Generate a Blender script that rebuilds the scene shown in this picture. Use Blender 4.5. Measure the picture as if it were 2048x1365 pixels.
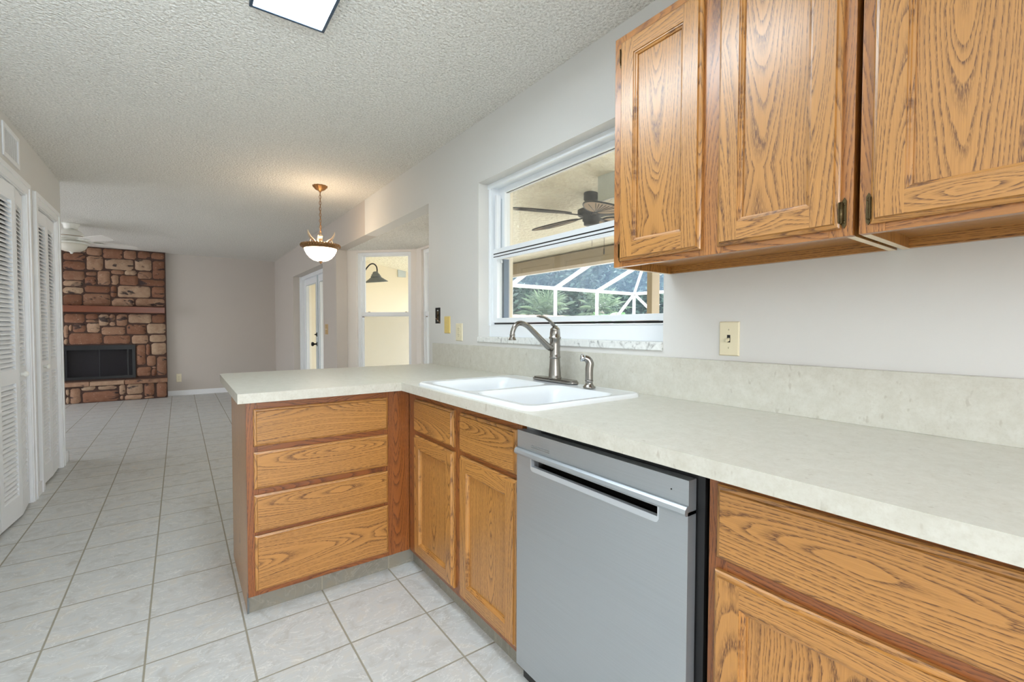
import bpy, bmesh, math, random
from mathutils import Matrix, Vector, noise as mnoise
R = random.Random(7)
PI = math.pi
scene = bpy.context.scene
COL = scene.collection
for _o in list(bpy.data.objects):
    bpy.data.objects.remove(_o, do_unlink=True)

# ------------------------------------------------------------------ camera
H = 2.42           # ceiling height
WX = 1.4815        # kitchen window wall, room face
YB = 9.674         # far wall of the living room
LX = -0.811        # closet wall, room face
YL = 5.48          # where the closet wall ends

def make_camera():
    yaw, pit, rol = math.radians(36.165), math.radians(1.616), math.radians(0.138)
    fw = Vector((math.sin(yaw)*math.cos(pit), math.cos(yaw)*math.cos(pit), -math.sin(pit)))
    rt = Vector((math.cos(yaw), -math.sin(yaw), 0)); up = rt.cross(fw)
    r2 = rt*math.cos(rol) + up*math.sin(rol); u2 = -rt*math.sin(rol) + up*math.cos(rol)
    cd = bpy.data.cameras.new('camera'); cd.sensor_width = 36.0; cd.sensor_fit = 'HORIZONTAL'
    cd.lens = 910.51/2048*36.0; cd.clip_start = 0.05; cd.clip_end = 300
    co = bpy.data.objects.new('camera', cd); COL.objects.link(co)
    m = Matrix(((r2.x, u2.x, -fw.x, 0), (r2.y, u2.y, -fw.y, 0), (r2.z, u2.z, -fw.z, 1.1703), (0, 0, 0, 1)))
    co.matrix_world = m
    scene.camera = co
make_camera()

# ------------------------------------------------------------------ light, sky, exposure
scene.view_settings.view_transform = 'Standard'
scene.view_settings.look = 'None'
scene.view_settings.gamma = 1.0
scene.view_settings.use_curve_mapping = False
scene.view_settings.exposure = 0.62
scene.cycles.max_bounces = 10
scene.cycles.diffuse_bounces = 6
scene.cycles.transparent_max_bounces = 16
scene.cycles.sample_clamp_indirect = 4.0
scene.cycles.caustics_reflective = False
scene.cycles.caustics_refractive = False

w = bpy.data.worlds.new('overcast sky'); scene.world = w; w.use_nodes = True
nt = w.node_tree; nt.nodes.clear()
sky = nt.nodes.new('ShaderNodeTexSky'); sky.sky_type = 'NISHITA'; sky.sun_disc = False
sky.sun_elevation = math.radians(48); sky.sun_rotation = math.radians(200); sky.dust_density = 3.0
mixc = nt.nodes.new('ShaderNodeMix'); mixc.data_type = 'RGBA'; mixc.inputs[0].default_value = 0.55
mixc.inputs[7].default_value = (9.0, 9.3, 9.8, 1)
bg = nt.nodes.new('ShaderNodeBackground'); bg.inputs[1].default_value = 0.6
wo = nt.nodes.new('ShaderNodeOutputWorld')
nt.links.new(sky.outputs[0], mixc.inputs[6]); nt.links.new(mixc.outputs[2], bg.inputs[0]); nt.links.new(bg.outputs[0], wo.inputs[0])

def area(name, loc, target, sx, sy, power, color, spread=PI):
    d = bpy.data.lights.new(name, 'AREA'); d.shape = 'RECTANGLE'; d.size = sx; d.size_y = sy
    d.energy = power; d.color = color; d.spread = spread
    o = bpy.data.objects.new(name, d); COL.objects.link(o); o.location = loc
    o.rotation_euler = (Vector(target)-Vector(loc)).to_track_quat('-Z', 'Y').to_euler()
    return o
sd = bpy.data.lights.new('hazy_sun', 'SUN'); sd.energy = 1.5; sd.angle = math.radians(12); sd.color = (1.0, 0.95, 0.86)
so = bpy.data.objects.new('hazy_sun', sd); COL.objects.link(so); so.rotation_euler = Vector((-0.45, -0.40, -0.95)).to_track_quat('-Z', 'Y').to_euler()
# unseen fill lamps, added to lift the kitchen ceiling and the living room
area('fill_kitchen_ceiling', (-0.60, -1.70, 0.85), (-1.1, 0.6, 2.6), 1.5, 1.4, 38, (0.76, 0.89, 1.0), 1.45)
area('fill_living_room', (-4.1, 7.6, 1.2), (0.0, 7.6, 1.1), 2.6, 1.9, 1.6, (1.0, 0.96, 0.90))

# ------------------------------------------------------------------ materials
def new_mat(name):
    m = bpy.data.materials.new(name); m.use_nodes = True
    nt = m.node_tree; nt.nodes.clear()
    out = nt.nodes.new('ShaderNodeOutputMaterial'); b = nt.nodes.new('ShaderNodeBsdfPrincipled')
    nt.links.new(b.outputs[0], out.inputs[0])
    return m, nt, b, out
class NG:
    def __init__(s, nt): s.nt = nt
    def n(s, t, **kw):
        x = s.nt.nodes.new(t)
        for k, v in kw.items(): setattr(x, k, v)
        return x
    def l(s, a, b): s.nt.links.new(a, b)
    def val(s, sock, v):
        if hasattr(v, 'is_output') or isinstance(v, bpy.types.NodeSocket): s.l(v, sock)
        else: sock.default_value = v
    def math(s, op, a, b=0.0, c=None, clamp=False):
        x = s.n('ShaderNodeMath', operation=op, use_clamp=clamp); s.val(x.inputs[0], a); s.val(x.inputs[1], b)
        if c is not None: s.val(x.inputs[2], c)
        return x.outputs[0]
    def mix(s, f, a, b):
        x = s.n('ShaderNodeMix', data_type='RGBA'); s.val(x.inputs[0], f)
        for i, v in ((6, a), (7, b)):
            if isinstance(v, tuple): x.inputs[i].default_value = (*v, 1) if len(v) == 3 else v
            else: s.l(v, x.inputs[i])
        return x.outputs[2]
    def noise(s, vec, scale, detail=2.0, rough=0.5, dist=0.0, dim='3D'):
        x = s.n('ShaderNodeTexNoise', noise_dimensions=dim)
        if vec is not None: s.l(vec, x.inputs['Vector'])
        x.inputs['Scale'].default_value = scale; x.inputs['Detail'].default_value = detail
        x.inputs['Roughness'].default_value = rough; x.inputs['Distortion'].default_value = dist
        return x.outputs['Fac']
    def ramp(s, f, stops, interp='LINEAR'):
        x = s.n('ShaderNodeValToRGB'); x.color_ramp.interpolation = interp; s.l(f, x.inputs[0])
        e = x.color_ramp.elements
        while len(e) < len(stops): e.new(0.5)
        for i, (p, c) in enumerate(stops):
            e[i].position = p; e[i].color = (*c, 1) if len(c) == 3 else c
        return x.outputs[0]
    def obj(s): return s.n('ShaderNodeTexCoord').outputs['Object']
    def scalevec(s, vec, sc):
        x = s.n('ShaderNodeMapping'); s.l(vec, x.inputs[0]); x.inputs['Scale'].default_value = sc
        return x.outputs[0]
    def bump(s, h, strength, dist, bsdf):
        x = s.n('ShaderNodeBump'); x.inputs['Strength'].default_value = strength; x.inputs['Distance'].default_value = dist
        s.l(h, x.inputs['Height']); s.l(x.outputs[0], bsdf.inputs['Normal'])
def sr(r, g, b):
    f = lambda c: (c/255/12.92) if c/255 <= 0.04045 else ((c/255+0.055)/1.055)**2.4
    return (f(r), f(g), f(b))
def plain(name, col, rough=0.5, metal=0.0, spec=None, var=0.0, vscale=8.0, bump=None, coat=0.0):
    m, nt, b, out = new_mat(name); g = NG(nt)
    b.inputs['Roughness'].default_value = rough; b.inputs['Metallic'].default_value = metal
    if spec is not None: b.inputs['Specular IOR Level'].default_value = spec
    if coat: b.inputs['Coat Weight'].default_value = coat; b.inputs['Coat Roughness'].default_value = 0.15
    co = g.obj()
    f = g.noise(co, vscale, 3.0)
    lo = tuple(c*(1-var) for c in col); hi = tuple(min(1, c*(1+var)) for c in col)
    g.l(g.mix(f, lo, hi), b.inputs['Base Color'])
    if bump: g.bump(g.noise(co, bump[0], 3.0), bump[1], bump[2], b)
    return m
M = {}
M['paint'] = plain('warm grey wall paint', sr(214, 213, 210), 0.6, var=0.012, vscale=3, bump=(260, 0.08, 0.002))
M['paint_dark'] = plain('greige wall paint', sr(196, 188, 180), 0.6, var=0.012, vscale=3, bump=(260, 0.08, 0.002))
M['paint_nook_skylit'] = plain('nook paint lightened for skylight', sr(232, 227, 222), 0.6, var=0.012, vscale=3)  # lighter than the kitchen walls, skylight in the nook put into the colour
M['trim'] = plain('white trim paint', sr(236, 238, 240), 0.4, var=0.01)
M['vinyl'] = plain('white vinyl', sr(238, 242, 246), 0.35, var=0.01)
M['porcelain'] = plain('white porcelain', sr(226, 230, 233), 0.18, var=0.004, coat=0.6)
M['ivory'] = plain('ivory plastic', sr(226, 217, 188), 0.35, var=0.01)
M['yellow'] = plain('aged yellow plastic', sr(222, 197, 122), 0.4, var=0.03)
M['brass_plate'] = plain('tan plate', sr(190, 160, 112), 0.4, var=0.02)
M['black'] = plain('black plastic', (0.008, 0.008, 0.009), 0.45)
M['darkhole'] = plain('dark cavity', (0.012, 0.011, 0.010), 0.9)
M['soot'] = plain('black steel', (0.006, 0.0065, 0.008), 0.4, var=0.2)
M['firebrick'] = plain('sooty firebrick', sr(200, 190, 182), 0.9, var=0.6, vscale=6)
M['mortar'] = plain('dark mortar', sr(74, 54, 46), 0.95, var=0.2, vscale=20)
M['white_enamel'] = plain('white enamel', sr(238, 238, 232), 0.35, var=0.01)
M['frosted'] = plain('frosted glass shade', sr(226, 222, 210), 0.3, var=0.01)
M['white_blade'] = plain('white fan blade', sr(226, 222, 216), 0.45, var=0.02)
M['antique'] = plain('antique bronze gilding', sr(140, 104, 66), 0.42, metal=0.7, var=0.45, vscale=60)
M['cream'] = plain('aged cream gilding', sr(214, 190, 158), 0.5, metal=0.1, var=0.2, vscale=40)
M['hinge'] = plain('antique brass hinge', sr(92, 78, 52), 0.35, metal=0.85, var=0.4, vscale=120)
M['bronze'] = plain('dark bronze', sr(30, 29, 31), 0.5, metal=0.3, var=0.15)
M['stucco'] = plain('cream stucco', sr(238, 229, 208), 0.85, var=0.015, vscale=2.0, bump=(60, 0.02, 0.001))
M['stucco_ceiling'] = plain('textured patio ceiling', sr(248, 240, 222), 0.9, var=0.16, vscale=16, bump=(24, 1.0, 0.03))
M['tan'] = plain('tan exterior paint', sr(154, 140, 116), 0.7, var=0.03)
M['cage_white'] = plain('white aluminium', sr(240, 243, 246), 0.45, var=0.01)
M['grey_metal'] = plain('galvanised grey metal', sr(196, 206, 208), 0.5, metal=0.2, var=0.10, vscale=14)
M['lamp_grey'] = plain('weathered grey metal', sr(112, 118, 120), 0.5, metal=0.4, var=0.2, vscale=25)
M['lamp_in'] = plain('pale enamel lamp lining', sr(180, 184, 178), 0.5, var=0.05)
M['rattan'] = plain('woven tan blade', sr(150, 128, 102), 0.7, var=0.2, vscale=40)
M['patio_floor'] = plain('patio pavers', sr(214, 206, 190), 0.8, var=0.1)
M['ground'] = plain('garden soil', sr(86, 88, 62), 0.95, var=0.3, vscale=1.5)
M['fence'] = plain('weathered cedar', sr(190, 170, 158), 0.8, var=0.15, vscale=3)
M['trunk'] = plain('palm trunk bark', sr(150, 140, 126), 0.9, var=0.35, vscale=12)
M['nickel'] = plain('brushed nickel', sr(150, 146, 140), 0.26, metal=1.0, var=0.03, vscale=40)
M['steel_pocket_shade'] = plain('polished steel darkened as shade', sr(70, 66, 62), 0.15, metal=0.9)  # steel darkened to put shade into the dishwasher handle pocket
M['satin'] = plain('satin bright steel', sr(208, 214, 220), 0.4, metal=0.6)
M['chrome'] = plain('polished chrome', sr(200, 204, 208), 0.08, metal=1.0)
M['raw_ply'] = plain('raw cabinet edge', sr(232, 214, 188), 0.6, var=0.04)
M['fixture_rim'] = plain('blue grey rim with shade in colour', sr(70, 88, 108), 0.4, metal=0.5)  # shaded side of the white light frame, put in as a blue-grey colour
M['gold_hinge'] = M['hinge']

def leaf_mat(name, c1, c2):
    m, nt, b, out = new_mat(name); g = NG(nt)
    geo = g.n('ShaderNodeNewGeometry')
    g.l(g.mix(geo.outputs['Random Per Island'], c1, c2), b.inputs['Base Color'])
    b.inputs['Roughness'].default_value = 0.5
    tr = g.n('ShaderNodeBsdfTranslucent'); tr.inputs[0].default_value = (*c2, 1)
    mx = g.n('ShaderNodeMixShader'); mx.inputs[0].default_value = 0.25
    g.l(b.outputs[0], mx.inputs[1]); g.l(tr.outputs[0], mx.inputs[2]); g.l(mx.outputs[0], out.inputs[0])
    return m
M['palm'] = leaf_mat('palm frond', sr(40, 66, 54), sr(150, 172, 138))
M['leaf'] = leaf_mat('dense tree leaf', sr(36, 58, 56), sr(92, 118, 102))
M['broad'] = leaf_mat('broad green leaf', sr(92, 142, 96), sr(150, 196, 132))

def oak(name, light, dark, rough=0.32, tone=0.0):
    m, nt, b, out = new_mat(name); g = NG(nt)
    uv = g.n('ShaderNodeUVMap'); uv.uv_map = 'UVMap'
    sep = g.n('ShaderNodeSeparateXYZ'); g.l(uv.outputs[0], sep.inputs[0])
    u, v = sep.outputs[0], sep.outputs[1]
    wob = g.noise(g.scalevec(uv.outputs[0], (7.0, 1.6, 1)), 1.0, 3.0, 0.55, dim='2D')
    wob2 = g.noise(g.scalevec(uv.outputs[0], (60, 9, 1)), 1.0, 2.0, dim='2D')
    d = g.math('PINGPONG', g.math('MULTIPLY', v, 0.085), 0.055)
    d = g.math('ADD', d, g.math('MULTIPLY', wob, 0.03))
    r = g.math('SQRT', g.math('ADD', g.math('MULTIPLY', u, u), g.math('MULTIPLY', d, d)))
    r = g.math('ADD', r, g.math('MULTIPLY', wob2, 0.0016))
    rv = g.n('ShaderNodeCombineXYZ'); g.l(g.math('MULTIPLY', r, 55.0), rv.inputs[0]); g.l(g.math('MULTIPLY', v, 0.9), rv.inputs[1])
    r = g.math('ADD', r, g.math('MULTIPLY', g.noise(rv.outputs[0], 1.0, 1.0, dim='2D'), 0.018))
    ph = g.math('FRACT', g.math('MULTIPLY', r, 165.0))
    band = g.ramp(ph, [(0.0, (1, 1, 1)), (0.10, (0.85,)*3), (0.28, (0.42,)*3), (0.52, (0.05,)*3), (0.92, (0, 0, 0)), (1.0, (0.9,)*3)])
    pore = g.noise(g.scalevec(uv.outputs[0], (700, 55, 1)), 1.0, 2.0, 0.6, dim='2D')
    pore = g.ramp(pore, [(0.38, (0.12,)*3), (0.56, (1, 1, 1))])
    dk = g.math('MULTIPLY', band, pore)
    fine = g.noise(g.scalevec(uv.outputs[0], (420, 10, 1)), 1.0, 3.0, 0.6, dim='2D')
    base = g.mix(fine, tuple(c*0.66 for c in light), tuple(min(1, c*1.18) for c in light))
    big = g.noise(g.scalevec(uv.outputs[0], (9, 2, 1)), 1.0, 2.0, dim='2D')
    base = g.mix(g.math('MULTIPLY', big, 0.45), base, tuple(c*0.70 for c in light))
    col = g.mix(g.math('MULTIPLY', dk, 0.95), base, dark)
    g.l(col, b.inputs['Base Color'])
    b.inputs['Roughness'].default_value = rough
    g.bump(g.math('MULTIPLY', dk, -1.0), 0.12, 0.001, b)
    b.inputs['Coat Weight'].default_value = 0.5; b.inputs['Coat Roughness'].default_value = 0.26
    return m
M['oak'] = oak('honey oak', sr(192, 136, 70), sr(78, 41, 15))
M['oak_frame_shade'] = oak('oak frame with shade in colour', sr(154, 90, 40), sr(72, 32, 11))  # base frames: same oak, darkened and reddened for shade below the counter
M['oak_light_frame'] = oak('honey oak frame', sr(182, 120, 58), sr(84, 42, 15))
M['mantel_wood'] = oak('red brown mantel wood', sr(132, 66, 30), sr(96, 44, 20), 0.5)

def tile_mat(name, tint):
    m, nt, b, out = new_mat(name); g = NG(nt)
    co = g.obj(); sep = g.n('ShaderNodeSeparateXYZ'); g.l(co, sep.inputs[0])
    px = g.math('DIVIDE', g.math('SUBTRACT', sep.outputs[0], -0.1135-30*0.3056), 0.3056)
    py = g.math('DIVIDE', g.math('SUBTRACT', sep.outputs[1], 1.998-30*0.3085), 0.3085)
    def edge(p):
        f = g.math('FRACT', p)
        return g.math('MINIMUM', f, g.math('SUBTRACT', 1.0, f))
    e = g.math('MINIMUM', edge(px), edge(py))
    # only let the seam show across the faces it belongs to
    grout = g.ramp(e, [(0.0, (1, 1, 1)), (0.0075, (1, 1, 1)), (0.013, (0, 0, 0))])
    cell = g.n('ShaderNodeCombineXYZ'); g.l(g.math('FLOOR', px), cell.inputs[0]); g.l(g.math('FLOOR', py), cell.inputs[1])
    wn = g.n('ShaderNodeTexWhiteNoise', noise_dimensions='3D'); g.l(cell.outputs[0], wn.inputs[0])
    off = g.n('ShaderNodeVectorMath', operation='MULTIPLY_ADD'); g.l(wn.outputs['Color'], off.inputs[0])
    off.inputs[1].default_value = (7, 7, 7); g.l(co, off.inputs[2])
    v = off.outputs[0]
    mot = g.noise(v, 9.0, 5.0, 0.62, 1.2)
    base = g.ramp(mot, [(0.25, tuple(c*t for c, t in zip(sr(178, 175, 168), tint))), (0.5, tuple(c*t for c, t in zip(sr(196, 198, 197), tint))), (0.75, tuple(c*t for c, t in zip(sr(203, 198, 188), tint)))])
    vein = g.noise(g.scalevec(v, (1.0, 2.2, 1)), 5.0, 4.0, 0.6, 2.2)
    ve = g.math('ABSOLUTE', g.math('SUBTRACT', vein, 0.5))
    vm = g.ramp(ve, [(0.0, (0.45,)*3), (0.010, (0.15,)*3), (0.02, (0, 0, 0))])
    base = g.mix(vm, base, tuple(c*t for c, t in zip(sr(238, 238, 234), tint)))
    speck = g.noise(v, 60.0, 3.0, 0.7)
    sm = g.ramp(speck, [(0.62, (0, 0, 0)), (0.74, (0.35,)*3)])
    base = g.mix(sm, base, tuple(c*t for c, t in zip(sr(168, 158, 142), tint)))
    col = g.mix(grout, base, sr(152, 147, 132))
    g.l(col, b.inputs['Base Color'])
    g.l(g.ramp(grout, [(0, (0.36,)*3), (1, (0.85,)*3)]), b.inputs['Roughness'])
    b.inputs['Specular IOR Level'].default_value = 0.14
    hgt = g.math('ADD', g.math('MULTIPLY', grout, -1.0), g.math('MULTIPLY', mot, 0.25))
    g.bump(hgt, 0.35, 0.003, b)
    return m
M['floor_tile'] = tile_mat('marbled ceramic floor tile', (1, 1, 1))
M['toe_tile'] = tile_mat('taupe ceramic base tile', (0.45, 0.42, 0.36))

def popcorn():
    m, nt, b, out = new_mat('popcorn ceiling'); g = NG(nt); co = g.obj()
    n1 = g.noise(co, 95.0, 3.0, 0.65)
    vo = g.n('ShaderNodeTexVoronoi', feature='SMOOTH_F1'); g.l(co, vo.inputs['Vector']); vo.inputs['Scale'].default_value = 75.0
    hgt = g.math('SUBTRACT', g.math('MULTIPLY', n1, 1.2), vo.outputs['Distance'])
    g.l(g.ramp(n1, [(0.36, sr(214, 211, 204)), (0.60, sr(242, 240, 234))]), b.inputs['Base Color'])
    b.inputs['Roughness'].default_value = 0.9
    g.bump(hgt, 0.85, 0.012, b)
    return m
M['popcorn'] = popcorn()

def laminate():
    m, nt, b, out = new_mat('speckled stone laminate'); g = NG(nt); co = g.obj()
    a = g.noise(co, 26.0, 4.0, 0.65); c = g.noise(co, 120.0, 3.0, 0.7); s = g.noise(g.scalevec(co, (55, 55, 28)), 1.0, 2.0)
    base = g.ramp(a, [(0.3, sr(194, 191, 179)), (0.7, sr(206, 204, 194))])
    base = g.mix(g.ramp(c, [(0.45, (0, 0, 0)), (0.75, (0.4,)*3)]), base, sr(180, 174, 158))
    base = g.mix(g.ramp(s, [(0.66, (0, 0, 0)), (0.74, (0.45,)*3)]), base, sr(158, 150, 134))
    g.l(base, b.inputs['Base Color']); b.inputs['Roughness'].default_value = 0.33
    return m
M['laminate'] = laminate()

def steel():
    m, nt, b, out = new_mat('brushed stainless steel'); g = NG(nt); co = g.obj()
    s = g.noise(g.scalevec(co, (3, 3, 900)), 1.0, 3.0, 0.6)
    g.l(g.ramp(s, [(0.3, sr(180, 186, 191)), (0.7, sr(189, 195, 200))]), b.inputs['Base Color'])
    b.inputs['Metallic'].default_value = 0.85
    g.l(g.ramp(s, [(0.3, (0.36,)*3), (0.7, (0.46,)*3)]), b.inputs['Roughness'])
    g.bump(s, 0.012, 0.0003, b)
    return m
M['steel'] = steel()

def marble():
    m, nt, b, out = new_mat('white marble sill'); g = NG(nt); co = g.obj()
    v = g.noise(co, 22.0, 4.0, 0.6, 1.6)
    g.l(g.ramp(v, [(0.3, sr(150, 152, 150)), (0.45, sr(222, 224, 222)), (0.8, sr(240, 242, 240))]), b.inputs['Base Color'])
    b.inputs['Roughness'].default_value = 0.3
    return m
M['marble'] = marble()

def stone():
    m, nt, b, out = new_mat('rust and tan field stone'); g = NG(nt); co = g.obj()
    geo = g.n('ShaderNodeNewGeometry'); rnd = geo.outputs['Random Per Island']
    base = g.ramp(rnd, [(0.0, sr(126, 88, 66)), (0.2, sr(146, 106, 82)), (0.4, sr(168, 136, 110)), (0.6, sr(184, 160, 134)), (0.8, sr(178, 146, 120)), (1.0, sr(134, 98, 76))])
    off = g.n('ShaderNodeVectorMath', operation='ADD'); g.l(co, off.inputs[0])
    cx = g.n('ShaderNodeCombineXYZ'); g.l(g.math('MULTIPLY', rnd, 37.0), cx.inputs[0]); g.l(g.math('MULTIPLY', rnd, 91.0), cx.inputs[2]); g.l(cx.outputs[0], off.inputs[1])
    n1 = g.noise(off.outputs[0], 12.0, 5.0, 0.65)
    base = g.mix(g.ramp(n1, [(0.35, (0.45,)*3), (0.7, (0, 0, 0))]), base, sr(110, 62, 40))
    n2 = g.noise(g.scalevec(off.outputs[0], (3.5, 3.5, 9)), 1.0, 4.0, 0.6, 0.8)
    base = g.mix(g.ramp(n2, [(0.57, (0, 0, 0)), (0.63, (0.92,)*3)]), base, sr(46, 36, 38))
    n3 = g.noise(off.outputs[0], 40.0, 3.0, 0.7)
    base = g.mix(g.ramp(n3, [(0.62, (0, 0, 0)), (0.75, (0.5,)*3)]), base, sr(216, 196, 176))
    g.l(base, b.inputs['Base Color']); b.inputs['Roughness'].default_value = 0.85
    g.bump(n1, 0.5, 0.015, b)
    return m
M['stone'] = stone()

def emit(name, col, strength):
    m, nt, b, out = new_mat(name)
    b.inputs['Base Color'].default_value = (*col, 1); b.inputs['Emission Color'].default_value = (*col, 1)
    b.inputs['Emission Strength'].default_value = strength; b.inputs['Roughness'].default_value = 0.4
    return m
M['led'] = emit('cool white light diffuser', (0.80, 0.92, 1.0), 15.0)
M['bowl_glass'] = emit('glowing alabaster glass', (1.0, 0.80, 0.58), 9.0)

def thin_glass(name, tint, refl=1.0):
    m, nt, b, out = new_mat(name); g = NG(nt); nt.nodes.remove(b)
    t = g.n('ShaderNodeBsdfTransparent'); t.inputs[0].default_value = (*tint, 1)
    gl = g.n('ShaderNodeBsdfGlossy'); gl.inputs['Roughness'].default_value = 0.02
    fr = g.n('ShaderNodeFresnel'); fr.inputs[0].default_value = 1.45
    mx = g.n('ShaderNodeMixShader'); g.l(g.math('MULTIPLY', fr.outputs[0], refl), mx.inputs[0])
    g.l(t.outputs[0], mx.inputs[1]); g.l(gl.outputs[0], mx.inputs[2]); g.l(mx.outputs[0], out.inputs[0])
    return m
M['glass'] = thin_glass('clear window glass', (0.97, 0.98, 0.98), 0.3)
M['fire_glass'] = thin_glass('smoked fireplace glass', (0.5, 0.5, 0.53), 0.6)
def screen(name, col, cover):
    m, nt, b, out = new_mat(name); g = NG(nt); nt.nodes.remove(b)
    t = g.n('ShaderNodeBsdfTransparent'); df = g.n('ShaderNodeBsdfDiffuse'); df.inputs[0].default_value = (*col, 1)
    tl = g.n('ShaderNodeBsdfTranslucent'); tl.inputs[0].default_value = (*col, 1)
    a = g.n('ShaderNodeAddShader'); g.l(df.outputs[0], a.inputs[0]); g.l(tl.outputs[0], a.inputs[1])
    mx = g.n('ShaderNodeMixShader'); mx.inputs[0].default_value = cover
    g.l(t.outputs[0], mx.inputs[1]); g.l(a.outputs[0], mx.inputs[2]); g.l(mx.outputs[0], out.inputs[0])
    return m
M['cage_screen'] = screen('roof screen mesh', sr(76, 90, 104), 0.38)
M['wall_screen'] = screen('wall screen mesh', sr(90, 100, 108), 0.12)
M['insect_screen'] = screen('insect screen', sr(120, 118, 110), 0.30)

# ------------------------------------------------------------------ mesh builder
class MB:
    """collects shapes; local axes (u, v, w) are carried to the room by the matrix m"""
    def __init__(s, m=None):
        s.v = []; s.f = []; s.uv = []; s.mi = []; s.sm = []; s.m = m or Matrix.Identity(4)
    def add(s, verts, faces, uvs=None, mi=0, smooth=False):
        b = len(s.v)
        s.v += [s.m @ Vector(p) for p in verts]
        for k, f in enumerate(faces):
            s.f.append([b+i for i in f]); s.mi.append(mi); s.sm.append(smooth)
            s.uv.append(uvs[k] if uvs else [(0, 0)]*len(f))
    def box(s, x0, x1, y0, y1, z0, z1, g='z', mi=0, off=None):
        x0, x1 = min(x0, x1), max(x0, x1); y0, y1 = min(y0, y1), max(y0, y1); z0, z1 = min(z0, z1), max(z0, z1)
        P = [(x, y, z) for z in (z0, z1) for y in (y0, y1) for x in (x0, x1)]
        F = [(0, 2, 3, 1), (4, 5, 7, 6), (0, 1, 5, 4), (2, 6, 7, 3), (0, 4, 6, 2), (1, 3, 7, 5)]
        s.add(P, F, s._uvs(P, F, g, off), mi)
    def _uvs(s, P, F, g, off=None):
        gi = 'xyz'.index(g); o = [i for i in range(3) if i != gi]
        xs = [p[o[0]]+p[o[1]] for p in P]; c = (min(xs)+max(xs))/2
        du, dv = off or (R.uniform(-0.05, 0.05), R.uniform(0, 40))
        return [[(P[i][o[0]]+P[i][o[1]]-c+du, P[i][gi]+dv) for i in f] for f in F]
    def poly(s, pts, uvs=None, mi=0):
        s.add(pts, [tuple(range(len(pts)))], [uvs] if uvs else None, mi)
    def ring(s, u0, u1, v0, v1, prof, mi=0, grain=True):
        """sweep a profile [(inset, w)] around the rectangle u0..u1, v0..v1"""
        dv = [R.uniform(0, 40) for _ in range(4)]; du = [R.uniform(-.05, .05) for _ in range(4)]
        def loop(i, wv): return [(u0+i, v0+i, wv), (u1-i, v0+i, wv), (u1-i, v1-i, wv), (u0+i, v1-i, wv)]
        for (a, wa), (b, wb) in zip(prof, prof[1:]):
            A, B = loop(a, wa), loop(b, wb)
            for k in range(4):
                n = (k+1) % 4; P = [A[k], A[n], B[n], B[k]]
                if k % 2 == 0: uv = [(a+wa+du[k], A[k][0]+dv[k]), (a+wa+du[k], A[n][0]+dv[k]), (b+wb+du[k], B[n][0]+dv[k]), (b+wb+du[k], B[k][0]+dv[k])]
                else: uv = [(a+wa+du[k], A[k][1]+dv[k]), (a+wa+du[k], A[n][1]+dv[k]), (b+wb+du[k], B[n][1]+dv[k]), (b+wb+du[k], B[k][1]+dv[k])]
                s.add(P, [(0, 1, 2, 3)], [uv], mi)
    def prism(s, pts, z0, z1, mi=0):
        n = len(pts); P = [(x, y, z0) for x, y in pts] + [(x, y, z1) for x, y in pts]
        F = [tuple(range(n))[::-1], tuple(range(n, 2*n))] + [(i, (i+1) % n, n+(i+1) % n, n+i) for i in range(n)]
        s.add(P, F, None, mi)
    def lathe(s, prof, c=(0, 0, 0), axis=(0, 0, 1), seg=28, mi=0, smooth=True, wave=None):
        a = Vector(axis).normalized(); q = Vector((0, 0, 1)).rotation_difference(a).to_matrix(); c = Vector(c)
        P = []; F = []
        for r, z in prof:
            for k in range(seg):
                t = 2*PI*k/seg; rr = r*(1+(wave[1]*math.cos(wave[0]*t) if wave else 0))
                P.append(c + q @ Vector((rr*math.cos(t), rr*math.sin(t), z)))
        n = len(prof)
        for i in range(n-1):
            for k in range(seg):
                k2 = (k+1) % seg; F.append((i*seg+k, i*seg+k2, (i+1)*seg+k2, (i+1)*seg+k))
        if prof[0][0] > 1e-6: F.append(tuple(range(seg))[::-1])
        if prof[-1][0] > 1e-6: F.append(tuple((n-1)*seg+k for k in range(seg)))
        s.add(P, F, None, mi, smooth)
    def tube(s, pts, rad, seg=12, mi=0, flat=None, caps=True):
        pts = [Vector(p) for p in pts]; n = len(pts)
        rad = rad if isinstance(rad, (list, tuple)) else [rad]*n
        P = []; F = []; ref = None
        for i, p in enumerate(pts):
            t = (pts[min(i+1, n-1)]-pts[max(i-1, 0)]).normalized()
            if ref is None:
                ref = Vector((0, 0, 1)) if abs(t.z) < 0.9 else Vector((1, 0, 0))
            x = t.cross(ref).normalized(); y = x.cross(t).normalized(); ref = y
            for k in range(seg):
                a = 2*PI*k/seg
                P.append(p + x*rad[i]*math.cos(a)*(1) + y*rad[i]*math.sin(a)*(flat or 1))
        for i in range(n-1):
            for k in range(seg):
                k2 = (k+1) % seg; F.append((i*seg+k, i*seg+k2, (i+1)*seg+k2, (i+1)*seg+k))
        if caps:
            F.append(tuple(range(seg))[::-1]); F.append(tuple((n-1)*seg+k for k in range(seg)))
        s.add(P, F, None, mi, True)
    def bar(s, a, b, wd, ht, mi=0, up=(0, 0, 1)):
        a, b = Vector(a), Vector(b); t = (b-a).normalized(); up = Vector(up)
        if abs(t.dot(up)) > 0.99: up = Vector((1, 0, 0))
        x = t.cross(up).normalized()*wd/2; y = x.cross(t).normalized()*ht/2
        P = [a-x-y, a+x-y, a+x+y, a-x+y, b-x-y, b+x-y, b+x+y, b-x+y]
        s.add(P, [(3, 2, 1, 0), (4, 5, 6, 7), (0, 1, 5, 4), (1, 2, 6, 5), (2, 3, 7, 6), (3, 0, 4, 7)], None, mi)
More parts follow.
